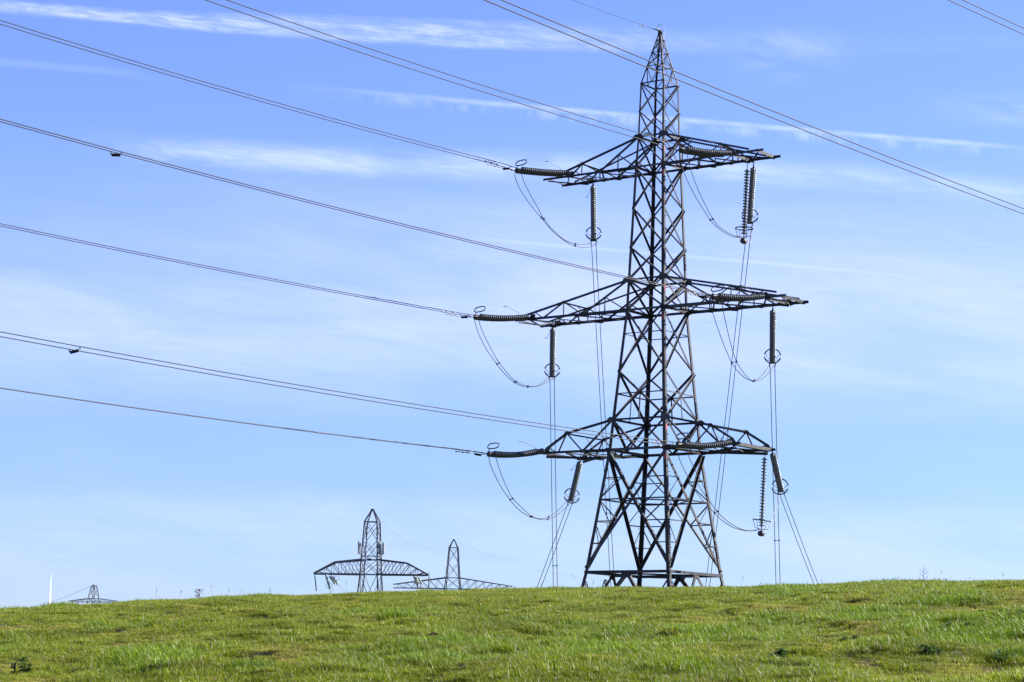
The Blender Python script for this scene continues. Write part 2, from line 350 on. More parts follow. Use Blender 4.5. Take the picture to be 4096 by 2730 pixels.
DATA = {"A":{"LT":{"P":[3.654,147.834,33.478],"Q":[0.202,144.382,32.874],"co":[0.0006036,-0.0037185,32.9651874],"sq":4.882},"LM":{"P":[1.091,149.297,23.892],"Q":[-2.315,145.891,23.306],"co":[0.0004612,-0.0100104,23.3443671],"sq":4.817},"LL":{"P":[2.326,147.493,14.749],"Q":[-1.208,143.959,14.111],"co":[0.0004461,-0.0111389,14.204555],"sq":4.998},"RT":{"P":[13.749,140.385,33.308],"Q":[10.426,137.062,32.741],"co":[0.0006538,-0.0017187,32.8018321],"sq":4.699},"RM":{"P":[15.676,138.534,23.786],"Q":[12.325,135.183,23.176],"co":[0.0004449,-0.0014392,23.1509402],"sq":4.739},"RL":{"P":[13.746,139.066,14.67],"Q":[10.32,135.64,14.12],"co":[0.0004114,-0.0042644,14.0824774],"sq":4.845}},"E":{"P":[9.421,144.973,42.692],"co":[0.00055,0.015055,42.641665]},"B":{"LT":{"P":[5.28,149.423,33.335],"Q":[5.495,152.893,30.098],"E":[8.155,176.0,8.29]},"LM":{"P":[2.774,151.702,23.795],"Q":[2.851,155.437,20.862],"E":[3.687,172.0,7.025]},"LL":{"P":[4.786,151.109,14.571],"Q":[4.314,155.187,12.181],"E":[2.484,163.0,6.672]},"RT":{"P":[15.363,141.983,33.107],"Q":[15.514,145.632,30.07],"E":[15.503,173.0,8.214]},"RM":{"P":[16.582,141.512,23.695],"Q":[17.002,145.182,20.709],"E":[19.923,166.0,7.075]},"RL":{"P":[16.67,142.339,14.497],"Q":[17.734,146.463,12.394],"E":[21.959,161.0,7.025]}},"crest":[[-3.14159,0.026],[-0.9,0.026],[-0.25079,0.02042],[-0.21963,0.022863],[-0.19858,0.024071],[-0.18269,0.025569],[-0.16671,0.027069],[-0.13984,0.029068],[-0.11275,0.031061],[-0.08436,0.032525],[-0.04704,0.034832],[-0.00291,0.036474],[0.03352,0.037891],[0.07429,0.039119],[0.10718,0.040035],[0.12354,0.04053],[0.13984,0.041447],[0.16147,0.042647],[0.18295,0.043387],[0.20426,0.043778],[0.22498,0.044677],[0.25674,0.046199],[0.9,0.04],[3.14159,0.026]],"S":{"RT":{"P":[14.988,142.259,33.113],"Q":[14.772,142.232,28.244]},"RL":{"P":[16.245,142.653,14.487],"Q":[16.043,142.616,9.506]}},"J":{"LT":[[[-0.058,143.964,32.68],[0.046,144.132,32.208],[0.375,144.661,31.627],[1.03,145.713,30.903],[1.756,146.88,30.29],[2.559,148.172,29.625],[3.302,149.366,29.287],[3.847,150.243,29.139],[4.464,151.236,29.145],[5.087,152.237,29.317],[5.643,153.131,29.737]],[[0.353,144.624,32.71],[0.556,144.951,32.145],[1.019,145.696,31.416],[1.485,146.445,30.809],[1.854,147.038,30.292],[2.29,147.739,29.858],[2.693,148.387,29.605],[3.233,149.257,29.33],[3.743,150.076,29.237],[4.324,151.01,29.278],[4.875,151.896,29.461],[5.325,152.62,29.732]]],"LM":[[[-2.49,145.567,23.123],[-2.389,145.754,22.71],[-2.065,146.354,21.983],[-1.615,147.185,21.287],[-1.1,148.137,20.697],[-0.58,149.097,20.164],[-0.058,150.061,19.787],[0.467,151.031,19.567],[0.895,151.823,19.535],[1.392,152.741,19.624],[1.926,153.728,19.848],[2.464,154.723,20.222],[2.94,155.602,20.616]],[[-2.228,146.053,23.174],[-2.113,146.265,22.732],[-1.756,146.925,22.012],[-1.368,147.642,21.422],[-0.943,148.426,20.773],[-0.455,149.328,20.295],[0.103,150.359,19.83],[0.596,151.271,19.634],[1.026,152.065,19.601],[1.525,152.986,19.691],[1.925,153.726,19.901],[2.326,154.467,20.286],[2.676,155.113,20.68]]],"LL":[[[-1.343,143.685,13.987],[-1.222,143.93,13.459],[-0.903,144.579,12.786],[-0.457,145.485,12.069],[-0.011,146.393,11.53],[0.44,147.309,11.048],[0.956,148.36,10.696],[1.476,149.417,10.517],[2.001,150.484,10.456],[2.531,151.562,10.49],[3.065,152.648,10.726],[3.602,153.74,11.205],[4.078,154.707,11.713],[4.352,155.265,11.992]],[[-0.918,144.548,14.018],[-0.734,144.923,13.439],[-0.408,145.586,12.637],[-0.019,146.377,11.902],[0.176,146.774,11.564],[0.627,147.69,11.174],[1.082,148.614,10.843],[1.475,149.414,10.58],[1.869,150.215,10.479],[2.264,151.019,10.511],[2.728,151.962,10.703],[3.328,153.183,11.192],[3.799,154.14,11.763],[4.07,154.692,12.107]]],"RT":[[[10.204,136.798,32.558],[10.31,136.924,31.919],[10.648,137.326,31.103],[11.187,137.967,30.218],[11.728,138.611,29.51],[12.204,139.178,28.963],[12.512,139.544,28.644],[13.094,140.236,28.334],[13.646,140.892,28.166],[14.201,141.553,28.134],[14.691,142.135,28.216]],[[10.633,137.308,32.504],[10.84,137.554,31.709],[11.179,137.958,30.951],[11.587,138.444,30.208],[12.065,139.011,29.479],[12.681,139.745,28.689],[13.231,140.398,28.4],[13.784,141.056,28.233],[14.34,141.719,28.189],[14.761,142.219,28.252]]],"RM":[[[12.045,134.584,23.041],[12.16,134.83,22.378],[12.457,135.465,21.661],[12.906,136.425,20.753],[13.358,137.392,20.012],[13.663,138.043,19.543],[14.045,138.86,19.214],[14.507,139.849,18.965],[14.975,140.849,18.865],[15.528,142.031,18.922],[16.088,143.229,19.233],[16.575,144.27,19.693],[17.152,145.502,20.438]],[[12.662,135.902,23.219],[12.816,136.232,22.504],[13.121,136.884,21.542],[13.581,137.867,20.325],[13.965,138.689,19.64],[14.428,139.679,19.213],[14.896,140.68,18.963],[15.33,141.607,18.893],[15.846,142.711,19.221],[16.248,143.57,19.655],[16.819,144.79,20.427]]],"RL":[[[10.155,135.439,13.84],[10.3,135.616,13.232],[10.725,136.134,12.471],[11.152,136.654,11.768],[11.652,137.263,11.133],[12.297,138.049,10.572],[13.094,139.021,9.912],[13.678,139.733,9.601],[14.193,140.361,9.428],[14.861,141.176,9.353],[15.461,141.906,9.393],[15.914,142.458,9.536]],[[10.675,136.072,13.915],[10.855,136.292,13.372],[11.355,136.901,12.553],[11.858,137.514,11.792],[12.366,138.133,10.834],[12.873,138.752,10.317],[13.311,139.285,9.967],[13.897,140.001,9.656],[14.489,140.722,9.439],[15.085,141.449,9.375],[15.611,142.09,9.454],[15.99,142.551,9.544]]]},"JB":{"RT":[[[14.789,142.232,28.113],[15.135,143.365,28.144],[15.4,144.499,28.736],[15.566,145.632,29.718]],[[14.969,142.282,28.143],[15.315,143.41500000000002,28.174],[15.58,144.549,28.766000000000002],[15.746,145.68200000000002,29.748]]],"RL":[[[16.114,142.616,9.523],[16.816,143.898,10.179],[17.22,145.181,11.082],[17.547,146.463,12.21]],[[16.294,142.66600000000003,9.552999999999999],[16.996,143.948,10.209],[17.4,145.23100000000002,11.112],[17.727,146.513,12.24]]]},"F":{"a":{"P":[-1.261,92.146,0.0],"co":[0.000446,-0.0931307,28.2292625],"s":[-0.31,39.27]},"b":{"P":[-0.988,91.854,0.0],"co":[0.0003403,-0.0892014,28.3371159],"s":[0.32,38.68]},"c":{"P":[21.504,108.146,0.0],"co":[0.00045,-0.0590154,33.6742325],"s":[-0.33,6.24]},"d":{"P":[21.777,107.854,0.0],"co":[0.00045,-0.060532,33.7720045],"s":[0.33,5.66]}},"W":{"a":[6.167,44.136,0.371],"b":[7.91,42.37,0.216],"c":[8.655,41.339,0.258],"d":[8.891,40.61,0.323],"e":[8.724,38.574,0.395],"f":[7.298,37.328,0.359],"g":[6.854,38.104,0.215],"h":[7.608,37.266,0.465],"i":[5.423,35.274,0.317],"j":[5.09,34.31,0.251],"k":[5.934,32.084,0.471],"l":[7.061,31.576,0.539],"m":[3.868,31.935,0.393],"n":[-7.137,33.717,0.421],"o":[-6.864,33.461,0.171],"p":[-5.741,32.723,0.277],"q":[3.385,46.039,0.308],"r":[2.226,38.038,0.254],"s":[2.75,32.853,0.22],"t":[1.81,38.554,0.214],"u":[4.046,40.999,0.252],"v":[0.111,31.063,0.155]},"dock":[-9.308,68.112],"mole":[-1.194,37.778,37.797],"mole2":[4.178,30.609,30.893],"P":[["lush",-7.141,57.865,0.453,5.203],["lush",-13.261,67.661,0.345,4.03],["lush",-12.241,56.152,0.383,3.664],["lush",-0.195,46.435,0.31,1.326],["lush",-2.132,44.446,0.297,1.037],["lush",1.498,33.495,0.559,0.833],["lush",1.818,35.063,0.468,0.706],["lush",6.765,42.706,0.384,1.539],["lush",7.135,35.194,0.479,1.224],["lush",8.082,36.888,0.629,1.573],["lush",7.241,58.709,0.526,7.278],["lush",12.358,67.953,0.998,0.816],["lush",-5.409,34.295,0.772,0.91],["lush",-3.594,32.275,0.361,0.765],["lush",1.288,41.62,0.278,0.918],["lush",2.762,36.127,0.242,0.612],["lush",5.535,32.552,0.55,0.791],["lush",7.199,32.19,0.44,0.782],["dry",7.698,50.219,0.339,1.386],["dry",9.925,51.784,0.264,2.576],["dry",5.929,47.169,0.317,1.071],["dry",8.823,45.052,0.459,1.037],["dry",6.467,31.199,0.566,0.714],["dry",-6.792,39.133,0.574,1.054],["dry",-9.679,45.015,0.614,1.683],["dry",-7.704,38.01,0.259,0.604],["dry",-4.978,37.605,0.337,0.578],["dry",0.191,40.381,0.179,0.697],["dry",1.354,31.306,0.418,0.425],["dry",0.766,54.711,0.243,1.556],["brown",6.512,40.163,0.316,0.629],["brown",3.947,31.034,0.382,0.306],["brown",4.957,31.302,0.141,0.289],["brown",6.606,30.962,0.211,0.417],["brown",-6.293,38.545,0.174,0.434],["brown",-1.213,38.152,0.085,0.298],["brown",-0.49,40.804,0.091,0.289],["brown",11.544,54.024,0.184,1.139],["brown",-7.69,38.135,0.13,0.434],["brown",-5.71,33.401,0.113,0.255],["brown",-9.357,43.849,0.149,0.476]],"ST":[[-10.553,68.222,0.461],[-10.436,68.24,0.401],[-9.847,68.328,0.326],[-9.552,68.37,0.334],[-9.168,68.422,0.353],[-8.975,68.448,0.405],[-8.901,68.457,0.416],[-8.738,68.478,0.347],[-8.478,68.511,0.303],[-8.181,68.547,0.342],[-8.054,68.562,0.259],[-7.659,68.608,0.373],[-7.21,68.656,0.268],[-5.027,68.833,0.314],[-4.876,68.844,0.408],[1.992,68.988,0.351],[2.175,68.999,0.501],[2.045,68.986,0.235],[2.601,68.968,0.304],[2.768,68.961,0.34],[2.921,68.955,0.246],[6.933,68.685,0.258],[7.121,68.665,0.371],[8.693,68.484,0.268],[9.548,68.37,0.2],[11.099,68.136,0.2],[11.722,68.031,0.217],[12.014,67.98,0.2],[12.998,67.816,0.381],[13.792,67.659,0.531],[13.806,67.656,0.208],[14.58,67.494,0.319],[14.809,67.444,0.258],[15.221,67.352,0.259],[13.287,67.76,0.211],[-5.594,68.807,0.2],[-5.291,68.814,0.2],[-11.022,68.148,0.231],[-13.266,67.747,0.2],[0.559,69.014,0.224],[1.017,69.009,0.2],[5.879,68.783,0.23],[7.684,68.605,0.2]],"branch":[12.502,67.892],"T1":{"apex":[-21.091,350.0,25.143],"collar":[-21.091,350.0,23.29],"at":[-21.094,350.0,17.415],"ab":[-21.081,350.0,15.143],"base":[-21.064,350.0,12.75]},"T2":{"apex":[-10.755,450.0,26.64],"collar":[-10.735,450.0,25.13],"at":[-10.747,450.0,19.175],"ab":[-10.764,450.0,16.974]},"T3":{"apex":[-127.592,700.0,25.203],"collar":[-127.561,700.0,24.223],"at":[-127.607,700.0,21.118],"ab":[-127.584,700.0,19.975]},"T4":{"apex":[35.123,800.0,34.557],"b":[35.03,800.0,31.913]},"EW1":[[-20.797,350.0,24.7],[-20.334,361.111,24.277],[-19.424,372.222,23.567],[-18.433,383.333,23.077],[-17.361,394.444,22.834],[-16.208,405.556,22.816],[-14.976,416.667,23.161],[-13.663,427.778,23.798],[-12.27,438.889,24.822],[-10.752,450.0,26.514]],"EW2":[[-10.752,450.0,26.514],[-8.097,508.333,28.413],[-4.446,566.667,29.849],[1.467,625.0,30.94],[11.13,683.333,31.717],[22.487,741.667,32.817],[35.08,800.0,34.421]],"EW3":[[-127.799,700.0,25.068],[-133.704,725.0,25.528],[-141.928,750.0,24.702],[-151.106,775.0,23.532],[-160.587,800.0,22.606],[-169.416,825.0,22.174],[-178.49,850.0,21.969]],"TB":{"tip":[-503.606,2500.0,101.67],"root":[-503.017,2500.0,54.812]},"I1":[["thin",[-29.727,350.0,14.763],[-29.409,350.0,12.405]],["pale",[-28.055,350.0,14.966],[-27.483,352.0,12.898]],["twin",[-27.206,350.0,14.677],[-26.525,352.0,13.687]],["pale",[-14.391,350.0,15.049],[-13.75,352.0,13.373]],["twin",[-13.91,350.0,14.851],[-13.487,352.0,14.036]],["thin",[-12.054,350.0,15.002],[-12.091,350.0,13.248]]],"AN":[[[-22.979,349.0,20.179],[-22.918,349.0,18.229]],[[-19.835,349.0,20.219],[-19.776,349.0,18.269]],[[-19.188,349.0,20.093],[-19.133,349.0,18.241]]]}
CREST_AZ = np.array([p[0] for p in DATA['crest']]); CREST_T = np.array([p[1] for p in DATA['crest']])
RC, KC = 70.0, 0.0008
def smax(a, b, w):
    return 0.5 * (a + b + np.sqrt((a - b) ** 2 + w * w))
def sstep(x, a, b):
    t = np.clip((x - a) / (b - a), 0, 1)
    return t * t * (3 - 2 * t)
def hill(x, y):
    """height of the bare hill at x, y (the eye of the photographer is z = 0)"""
    x = np.asarray(x, float); y = np.asarray(y, float)
    r = np.hypot(x, y); az = np.arctan2(x, y)
    tc = np.interp(az, CREST_AZ, CREST_T)
    par = tc * np.minimum(r, 400) - KC * (np.minimum(r, 400) - RC) ** 2
    base = -1.75 - 14.0 * sstep(r, 110, 300)
    return smax(par, base, 0.5)



# ------------------------------------------------------------------ noise
def vnoise(x, y, seed):
    xi = np.floor(x).astype(np.int64); yi = np.floor(y).astype(np.int64)
    fx = x - xi; fy = y - yi
    fx = fx * fx * (3 - 2 * fx); fy = fy * fy * (3 - 2 * fy)
    def h(a, b):
        k = (a * 374761393 + b * 668265263 + seed * 982451653) & 0x7fffffff
        k = ((k ^ (k >> 13)) * 1274126177) & 0x7fffffff
        k = (k ^ (k >> 16)) & 0xffff
        return k / 65535.0
    return (h(xi, yi) * (1 - fx) + h(xi + 1, yi) * fx) * (1 - fy) + (h(xi, yi + 1) * (1 - fx) + h(xi + 1, yi + 1) * fx) * fy


def fbm(x, y, seed, octv=4):
    s = 0; a = 0.5; t = 0
    for i in range(octv):
        s = s + a * vnoise(x * 2 ** i + 31.7 * i, y * 2 ** i + 17.3 * i, seed + i); t += a; a *= 0.55
    return s / t


def terrain(x, y):
    r = np.hypot(x, y)
    z = hill(x, y)
    near = sstep(r, 18, 26) * (1 - sstep(r, 120, 160))
    b = (fbm(x * 0.9, y * 0.55, 3) - 0.5) * 0.20 + (fbm(x * 0.22, y * 0.16, 9, 3) - 0.5) * 0.5 * (1 - sstep(r, 50, 66))
    b = b + np.maximum(fbm(x * 2.1, y * 1.5, 21, 3) - 0.56, 0) * 0.36 * (1 - .7 * sstep(r, 48, 62))
    return z + b * near * (1 - 0.55 * sstep(r, 58, 68))


# ------------------------------------------------------------------ hill
def build_ground():
    az = np.concatenate([np.linspace(-math.pi, -0.80, 40)[:-1], np.linspace(-0.80, -0.30, 130)[:-1], np.linspace(-0.30, 0.30, 330), np.linspace(0.30, 0.80, 130)[1:-1], np.linspace(0.80, math.pi, 40)[:-1]])
    rr = np.concatenate([[2, 6, 10, 14, 18], np.arange(20, 84, 0.2), np.geomspace(84.5, 300, 60), np.geomspace(330, 9000, 26)])
    Rg, Ag = np.meshgrid(rr, az, indexing='ij')
    X = Rg * np.sin(Ag); Y = Rg * np.cos(Ag)
    Z = terrain(X, Y)
    nr, na = X.shape
    co = np.stack([X, Y, Z], -1).reshape(-1, 3)
    co = np.vstack([co, [[0, 0, float(hill(0.0, 0.1))]]])
    i = np.arange(nr - 1)[:, None] * na; j = np.arange(na)[None, :]; j2 = (j + 1) % na
    F = np.stack([i + j, i + na + j, i + na + j2, i + j2], -1).reshape(-1, 4)
    c = len(co) - 1
    faces = [tuple(f) for f in F.tolist()] + [(c, k, (k + 1) % na) for k in range(na)]
    me = bpy.data.meshes.new('hill_ground')
    me.from_pydata(co.tolist(), [], faces)
    me.polygons.foreach_set('use_smooth', [True] * len(me.polygons))
    m = bpy.data.materials.new('turf_soil'); m.use_nodes = True
    q = N(m.node_tree); b = m.node_tree.nodes['Principled BSDF']
    b.inputs['Roughness'].default_value = 0.9; b.inputs['Specular IOR Level'].default_value = 0.1
    t = q.node('ShaderNodeTexCoord').outputs['Object']
    n1 = q.noise(t, 0.9, 6.0, 0.7); n2 = q.noise(t, 14.0, 5.0, 0.7)
    c1 = q.mix(q.ramp(n1, 0.35, 0.65), (0.022, 0.036, 0.010, 1), (0.055, 0.060, 0.020, 1))
    q.put(b.inputs['Base Color'], q.mix(q.ramp(n2, 0.3, 0.75), c1, (0.06, 0.05, 0.025, 1)))
    me.materials.append(m)
    o = bpy.data.objects.new('hill_ground', me); COL.objects.link(o)
    o['kind'] = 'structure'
    return o


build_ground()


# ------------------------------------------------------------------ grass
def build_grass():
    rng = np.random.default_rng(5)
    V = []; F = []; colr = []; vid = []
    base_cols = [
        (0.095, 0.172, 0.008),   # lush
        (0.180, 0.222, 0.010),   # meadow green
        (0.252, 0.262, 0.020),   # yellow green
        (0.300, 0.250, 0.080),   # dry
        (0.195, 0.140, 0.075),   # brown thatch
    ]
    specs = [  # blades, height lo, hi, radius, colour weights, droop
        (121, .09, .17, .17, (.75, .25, 0, 0, 0), .55),
        (121, .07, .13, .17, (.2, .6, .2, 0, 0), .6),
        (121, .05, .10, .17, (.0, .45, .45, .1, 0), .7),
        (114, .04, .09, .17, (0, .1, .35, .45, .1), .9),
        (106, .02, .06, .16, (0, 0, .1, .35, .55), 1.3),
        (121, .06, .12, .17, (.1, .5, .35, .05, 0), .65),
        (121, .08, .15, .17, (.5, .4, .1, 0, 0), .6),
    ]
    for k, (nb, h0, h1, rad, wts, droop) in enumerate(specs):
        for b in range(nb):
            rr = rad * math.sqrt(rng.random()); th = rng.random() * 6.283
            x, y = rr * math.cos(th), rr * math.sin(th)
            h = (h0 + (h1 - h0) * rng.random() ** 1.3) * .74
            if rng.random() < .04: h *= 1.5
            la = rng.normal(math.pi, 1.0)
            lean = rng.uniform(.25, 1.25) * droop
            wd = rng.uniform(.0019, .0036)
            fa = rng.random() * 6.283
            sx_, sy_ = math.cos(fa) * wd, math.sin(fa) * wd
            ci = rng.choice(5, p=wts); c = np.array(base_cols[ci]) * min(1.9, math.exp(rng.normal(-.08, .4)))
            if rng.random() < .03 and k != 0: c = np.array((.42, .40, .27)) * rng.uniform(.7, 1.1); wd *= 1.25
            st = len(V)
            for s, wf in ((-.15, 1.0), (.4, 1.0), (.75, .7)):
                ox = math.cos(la) * lean * h * max(s, 0) ** 1.8; oy = math.sin(la) * lean * h * max(s, 0) ** 1.8
                zz = h * s * (1 - .28 * lean * max(s, 0))
                V.append((x + ox - sx_ * wf, y + oy - sy_ * wf, zz)); V.append((x + ox + sx_ * wf, y + oy + sy_ * wf, zz))
            V.append((x + math.cos(la) * lean * h, y + math.sin(la) * lean * h, h * (1 - .28 * lean)))
            F += [(st, st + 1, st + 3, st + 2), (st + 2, st + 3, st + 5, st + 4), (st + 4, st + 5, st + 6)]
            colr += [tuple(c) + (1,)] * 7; vid += [k] * 7
    nk = len(specs)
    # scatter points: everywhere the hill can be seen from near the camera
    def scatter(n, r0, r1, half, inner=0.0):
        r = np.sqrt(rng.random(n) * (r1 * r1 - r0 * r0) + r0 * r0)
        a = rng.random(n) * 2 - 1
        a = np.sign(a) * (inner + np.abs(a) * (half - inner))
        return r * np.sin(a), r * np.cos(a)
    P = [scatter(60000, 25, 47, .31), scatter(100000, 47, 74, .30), scatter(9000, 74, 96, .30),
         scatter(60000, 25, 47, .78, .31), scatter(90000, 47, 74, .78, .30), scatter(9000, 74, 96, .78, .30), scatter(12000, 20, 25, .78)]
    x = np.concatenate([p[0] for p in P]); y = np.concatenate([p[1] for p in P])
    z = terrain(x, y)
    f1 = fbm(x * .55, y * .35, 40); f2 = fbm(x * 1.6, y * 1.1, 60, 3); f3 = fbm(x * .16, y * .12, 80, 3)
    lush = (f1 - .5) * 2.6 + (f2 - .5) * 1.2 + (fbm(x * .12, y * .10, 160, 3) - .5) * 1.4
    dry = (fbm(x * .8, y * .5, 120) - .5) * 2.6 + (f3 - .5) * 1.6 - .03
    brown = np.zeros_like(x)
    tall = np.zeros_like(x)
    for kind, px, py, a, b in DATA['P']:
        r = math.hypot(px, py); ux, uy = py / r, -px / r
        du = (x - px) * ux + (y - py) * uy; dv = (x - px) * px / r + (y - py) * py / r
        g = np.exp(-((du / a) ** 2 + (dv / b) ** 2) ** 1.3)
        if kind == 'lush': lush += 1.3 * g; dry -= g; tall += .2 * g
        elif kind == 'dry': dry += .9 * g; lush -= .5 * g
        else: brown += 1.3 * g; lush -= g
    u = rng.random(len(x))
    var = np.full(len(x), 1)
    var[(u < .30)] = 5
    var[(dry + (rng.random(len(x)) - .5) * .5) > .28] = 2
    var[(dry + (rng.random(len(x)) - .5) * .5) > .62] = 3
    var[(lush + (rng.random(len(x)) - .5) * .5) > .38] = 6
    var[(lush + (rng.random(len(x)) - .5) * .5) > .75] = 0
    var[(brown + (rng.random(len(x)) - .5) * .5) > .5] = 4
    var[rng.random(len(x)) < .03] = 3
    scl = rng.uniform(.7, 1.2, len(x)) * (.82 + .5 * np.clip(lush, -.4, .9) * .6) * (1 + tall * .7)
    scl[rng.random(len(x)) < .05] *= 1.55
    rest = np.clip(.85 + .5 * (f2 - .5) * 2 * .6, .6, 1.25)
    # a few bare bites so that soil and thatch show
    keep = fbm(x * 2.6, y * 1.7, 200, 3) < .80
    keep |= rng.random(len(x)) < .5
    x, y, z, var, scl, rest = [q[keep] for q in (x, y, z, var, scl, rest)]
    n = len(x)
    me = bpy.data.meshes.new('meadow_grass')
    nv0 = len(V)
    pts = np.vstack([np.array(V), np.stack([x, y, z - .004], -1)])
    me.from_pydata(pts.tolist(), [], F)
    def attr(name, typ, arr, fld='value'):
        a = me.attributes.new(name, typ, 'POINT'); a.data.foreach_set(fld, np.ascontiguousarray(arr).ravel())
    attr('vid', 'INT', np.concatenate([np.array(vid), np.full(n, -1)]).astype(np.int32))
    attr('pick', 'INT', np.concatenate([np.zeros(nv0), var]).astype(np.int32))
    attr('size', 'FLOAT', np.concatenate([np.ones(nv0), scl]).astype(np.float32))
    # blades lean mostly with the wind, to the right
    attr('turn', 'FLOAT', np.concatenate([np.zeros(nv0), rng.normal(0, .55, n)]).astype(np.float32))
    attr('shade', 'FLOAT', np.concatenate([np.ones(nv0), rest]).astype(np.float32))
    bc = np.ones((nv0 + n, 4), np.float32); bc[:nv0] = np.array(colr)
    a = me.attributes.new('blade', 'FLOAT_COLOR', 'POINT'); a.data.foreach_set('color', bc.ravel())
    m = bpy.data.materials.new('grass_blades'); m.use_nodes = True
    t = m.node_tree; t.nodes.clear(); q = N(t)
    ab = q.node('ShaderNodeAttribute', attribute_type='GEOMETRY', attribute_name='blade')
    ai = q.node('ShaderNodeAttribute', attribute_type='INSTANCER', attribute_name='shade')
    mx = q.node('ShaderNodeMix', data_type='RGBA', blend_type='MULTIPLY'); mx.inputs[0].default_value = 1.0
    cc = q.node('ShaderNodeCombineColor')
    for i_ in range(3): q.put(cc.inputs[i_], ai.outputs['Fac'])
    q.put(mx.inputs[6], ab.outputs['Color']); q.put(mx.inputs[7], cc.outputs[0])
    pr = q.node('ShaderNodeBsdfPrincipled')
    q.put(pr.inputs['Base Color'], mx.outputs[2]); pr.inputs['Roughness'].default_value = .42; pr.inputs['Specular IOR Level'].default_value = .2
    tr = q.node('ShaderNodeBsdfTranslucent'); q.put(tr.inputs[0], mx.outputs[2])
    ms = q.node('ShaderNodeMixShader'); ms.inputs[0].default_value = .40
    q.put(ms.inputs[1], pr.outputs[0]); q.put(ms.inputs[2], tr.outputs[0])
    ou = q.node('ShaderNodeOutputMaterial'); q.put(ou.inputs[0], ms.outputs[0])
    me.materials.append(m)
    o = bpy.data.objects.new('meadow_grass', me); COL.objects.link(o)
    o['kind'] = 'stuff'; o['label'] = 'short tussocky green and straw coloured grass covering the hill'; o['category'] = 'grass'
    # geometry nodes: the tuft kinds kept in this mesh are set on its scatter points
    g = bpy.data.node_groups.new('grass_spread', 'GeometryNodeTree')
    g.interface.new_socket('Geometry', in_out='INPUT', socket_type='NodeSocketGeometry')
    g.interface.new_socket('Geometry', in_out='OUTPUT', socket_type='NodeSocketGeometry')
    gi = g.nodes.new('NodeGroupInput'); go = g.nodes.new('NodeGroupOutput')
    def named(nm, typ):
        nn = g.nodes.new('GeometryNodeInputNamedAttribute'); nn.data_type = typ; nn.inputs['Name'].default_value = nm; return nn.outputs[0]
    vid_s = named('vid', 'INT')
    def eq(k):
        c_ = g.nodes.new('FunctionNodeCompare'); c_.data_type = 'INT'; c_.operation = 'EQUAL'
        ins = [s for s in c_.inputs if s.type == 'INT']
        g.links.new(vid_s, ins[0]); ins[1].default_value = k
        return [s for s in c_.outputs if s.enabled or True][0]
    jn = g.nodes.new('GeometryNodeJoinGeometry')
    for k in reversed(range(nk)):
        sp = g.nodes.new('GeometryNodeSeparateGeometry'); sp.domain = 'POINT'
        g.links.new(gi.outputs[0], sp.inputs[0]); g.links.new(eq(k), sp.inputs[1])
        ti = g.nodes.new('GeometryNodeGeometryToInstance'); g.links.new(sp.outputs[0], ti.inputs[0])
        g.links.new(ti.outputs[0], jn.inputs[0])
    sp = g.nodes.new('GeometryNodeSeparateGeometry'); sp.domain = 'POINT'
    g.links.new(gi.outputs[0], sp.inputs[0]); g.links.new(eq(-1), sp.inputs[1])
    ip = g.nodes.new('GeometryNodeInstanceOnPoints')
    g.links.new(sp.outputs[0], ip.inputs['Points']); g.links.new(jn.outputs[0], ip.inputs['Instance'])
    ip.inputs['Pick Instance'].default_value = True
    g.links.new(named('pick', 'INT'), ip.inputs['Instance Index'])
    cz = g.nodes.new('ShaderNodeCombineXYZ'); g.links.new(named('turn', 'FLOAT'), cz.inputs[2])
    g.links.new(cz.outputs[0], ip.inputs['Rotation'])
    g.links.new(named('size', 'FLOAT'), ip.inputs['Scale'])
    g.links.new(ip.outputs[0], go.inputs[0])
    md = o.modifiers.new('grass_spread', 'NODES'); md.node_group = g
    return o


build_grass()

# ------------------------------------------------------------------ the lattice pylon on the hill
YAW = 0.63575
U = Vector((math.cos(YAW), -math.sin(YAW), 0)); VV = Vector((math.sin(YAW), math.cos(YAW), 0)); UPZ = Vector((0, 0, 1))
TX, TY = 9.421, 144.973
ZB = float(hill(TX, TY)) - 0.3
LV = dict(ring=6.69, lb=14.59, lt=16.55, j1=19.73, mb=23.76, mt=25.77, j2=27.95, j3=30.57, tb=33.32, tt=35.36, j4=37.1, w=39.0, p1=40.2, p2=41.15, p3=42.05, top=42.6)
HW = [(ZB, 3.19 + .18 * (6.69 - ZB)), (6.69, 3.188), (14.59, 2.185), (16.55, 2.039), (23.76, 1.467), (25.77, 1.398), (33.32, 1.122), (35.36, 1.015), (39.0, .921), (42.6, .07)]
WLEG = [(ZB, .24), (14.6, .225), (23.7, .20), (33.3, .18), (35.4, .13), (39.0, .11), (42.7, .08)]


def interp(tab, z): return float(np.interp(z, [a for a, _ in tab], [b for _, b in tab]))


def pl(u, v, z): return U * u + VV * v + UPZ * (z - ZB)


SG = dict(L=(-1, -1), F=(1, -1), R=(1, 1), B=(-1, 1))
def cor(c, z, k=1.0):
    h = interp(HW, z); return pl(SG[c][0] * h * k, SG[c][1] * h * k, z)


FACES = [('L', 'F', -VV), ('F', 'R', U), ('R', 'B', VV), ('B', 'L', -U)]
pylon = thing('lattice_pylon', 'tall dark steel lattice pylon standing behind the hill crest with three pairs of cross arms', 'pylon', (TX, TY, ZB))


def mem(name, A, B, n, w_, mt=None, out=0.0, flip=1, parent=None, heel=.5, stand=-1):
    bm = bmesh.new(); angle(bm, A + n * out, B + n * out, n, w_, None, heel, flip, stand)
    return obj(name, bm, mt or M_STEEL, parent or pylon)


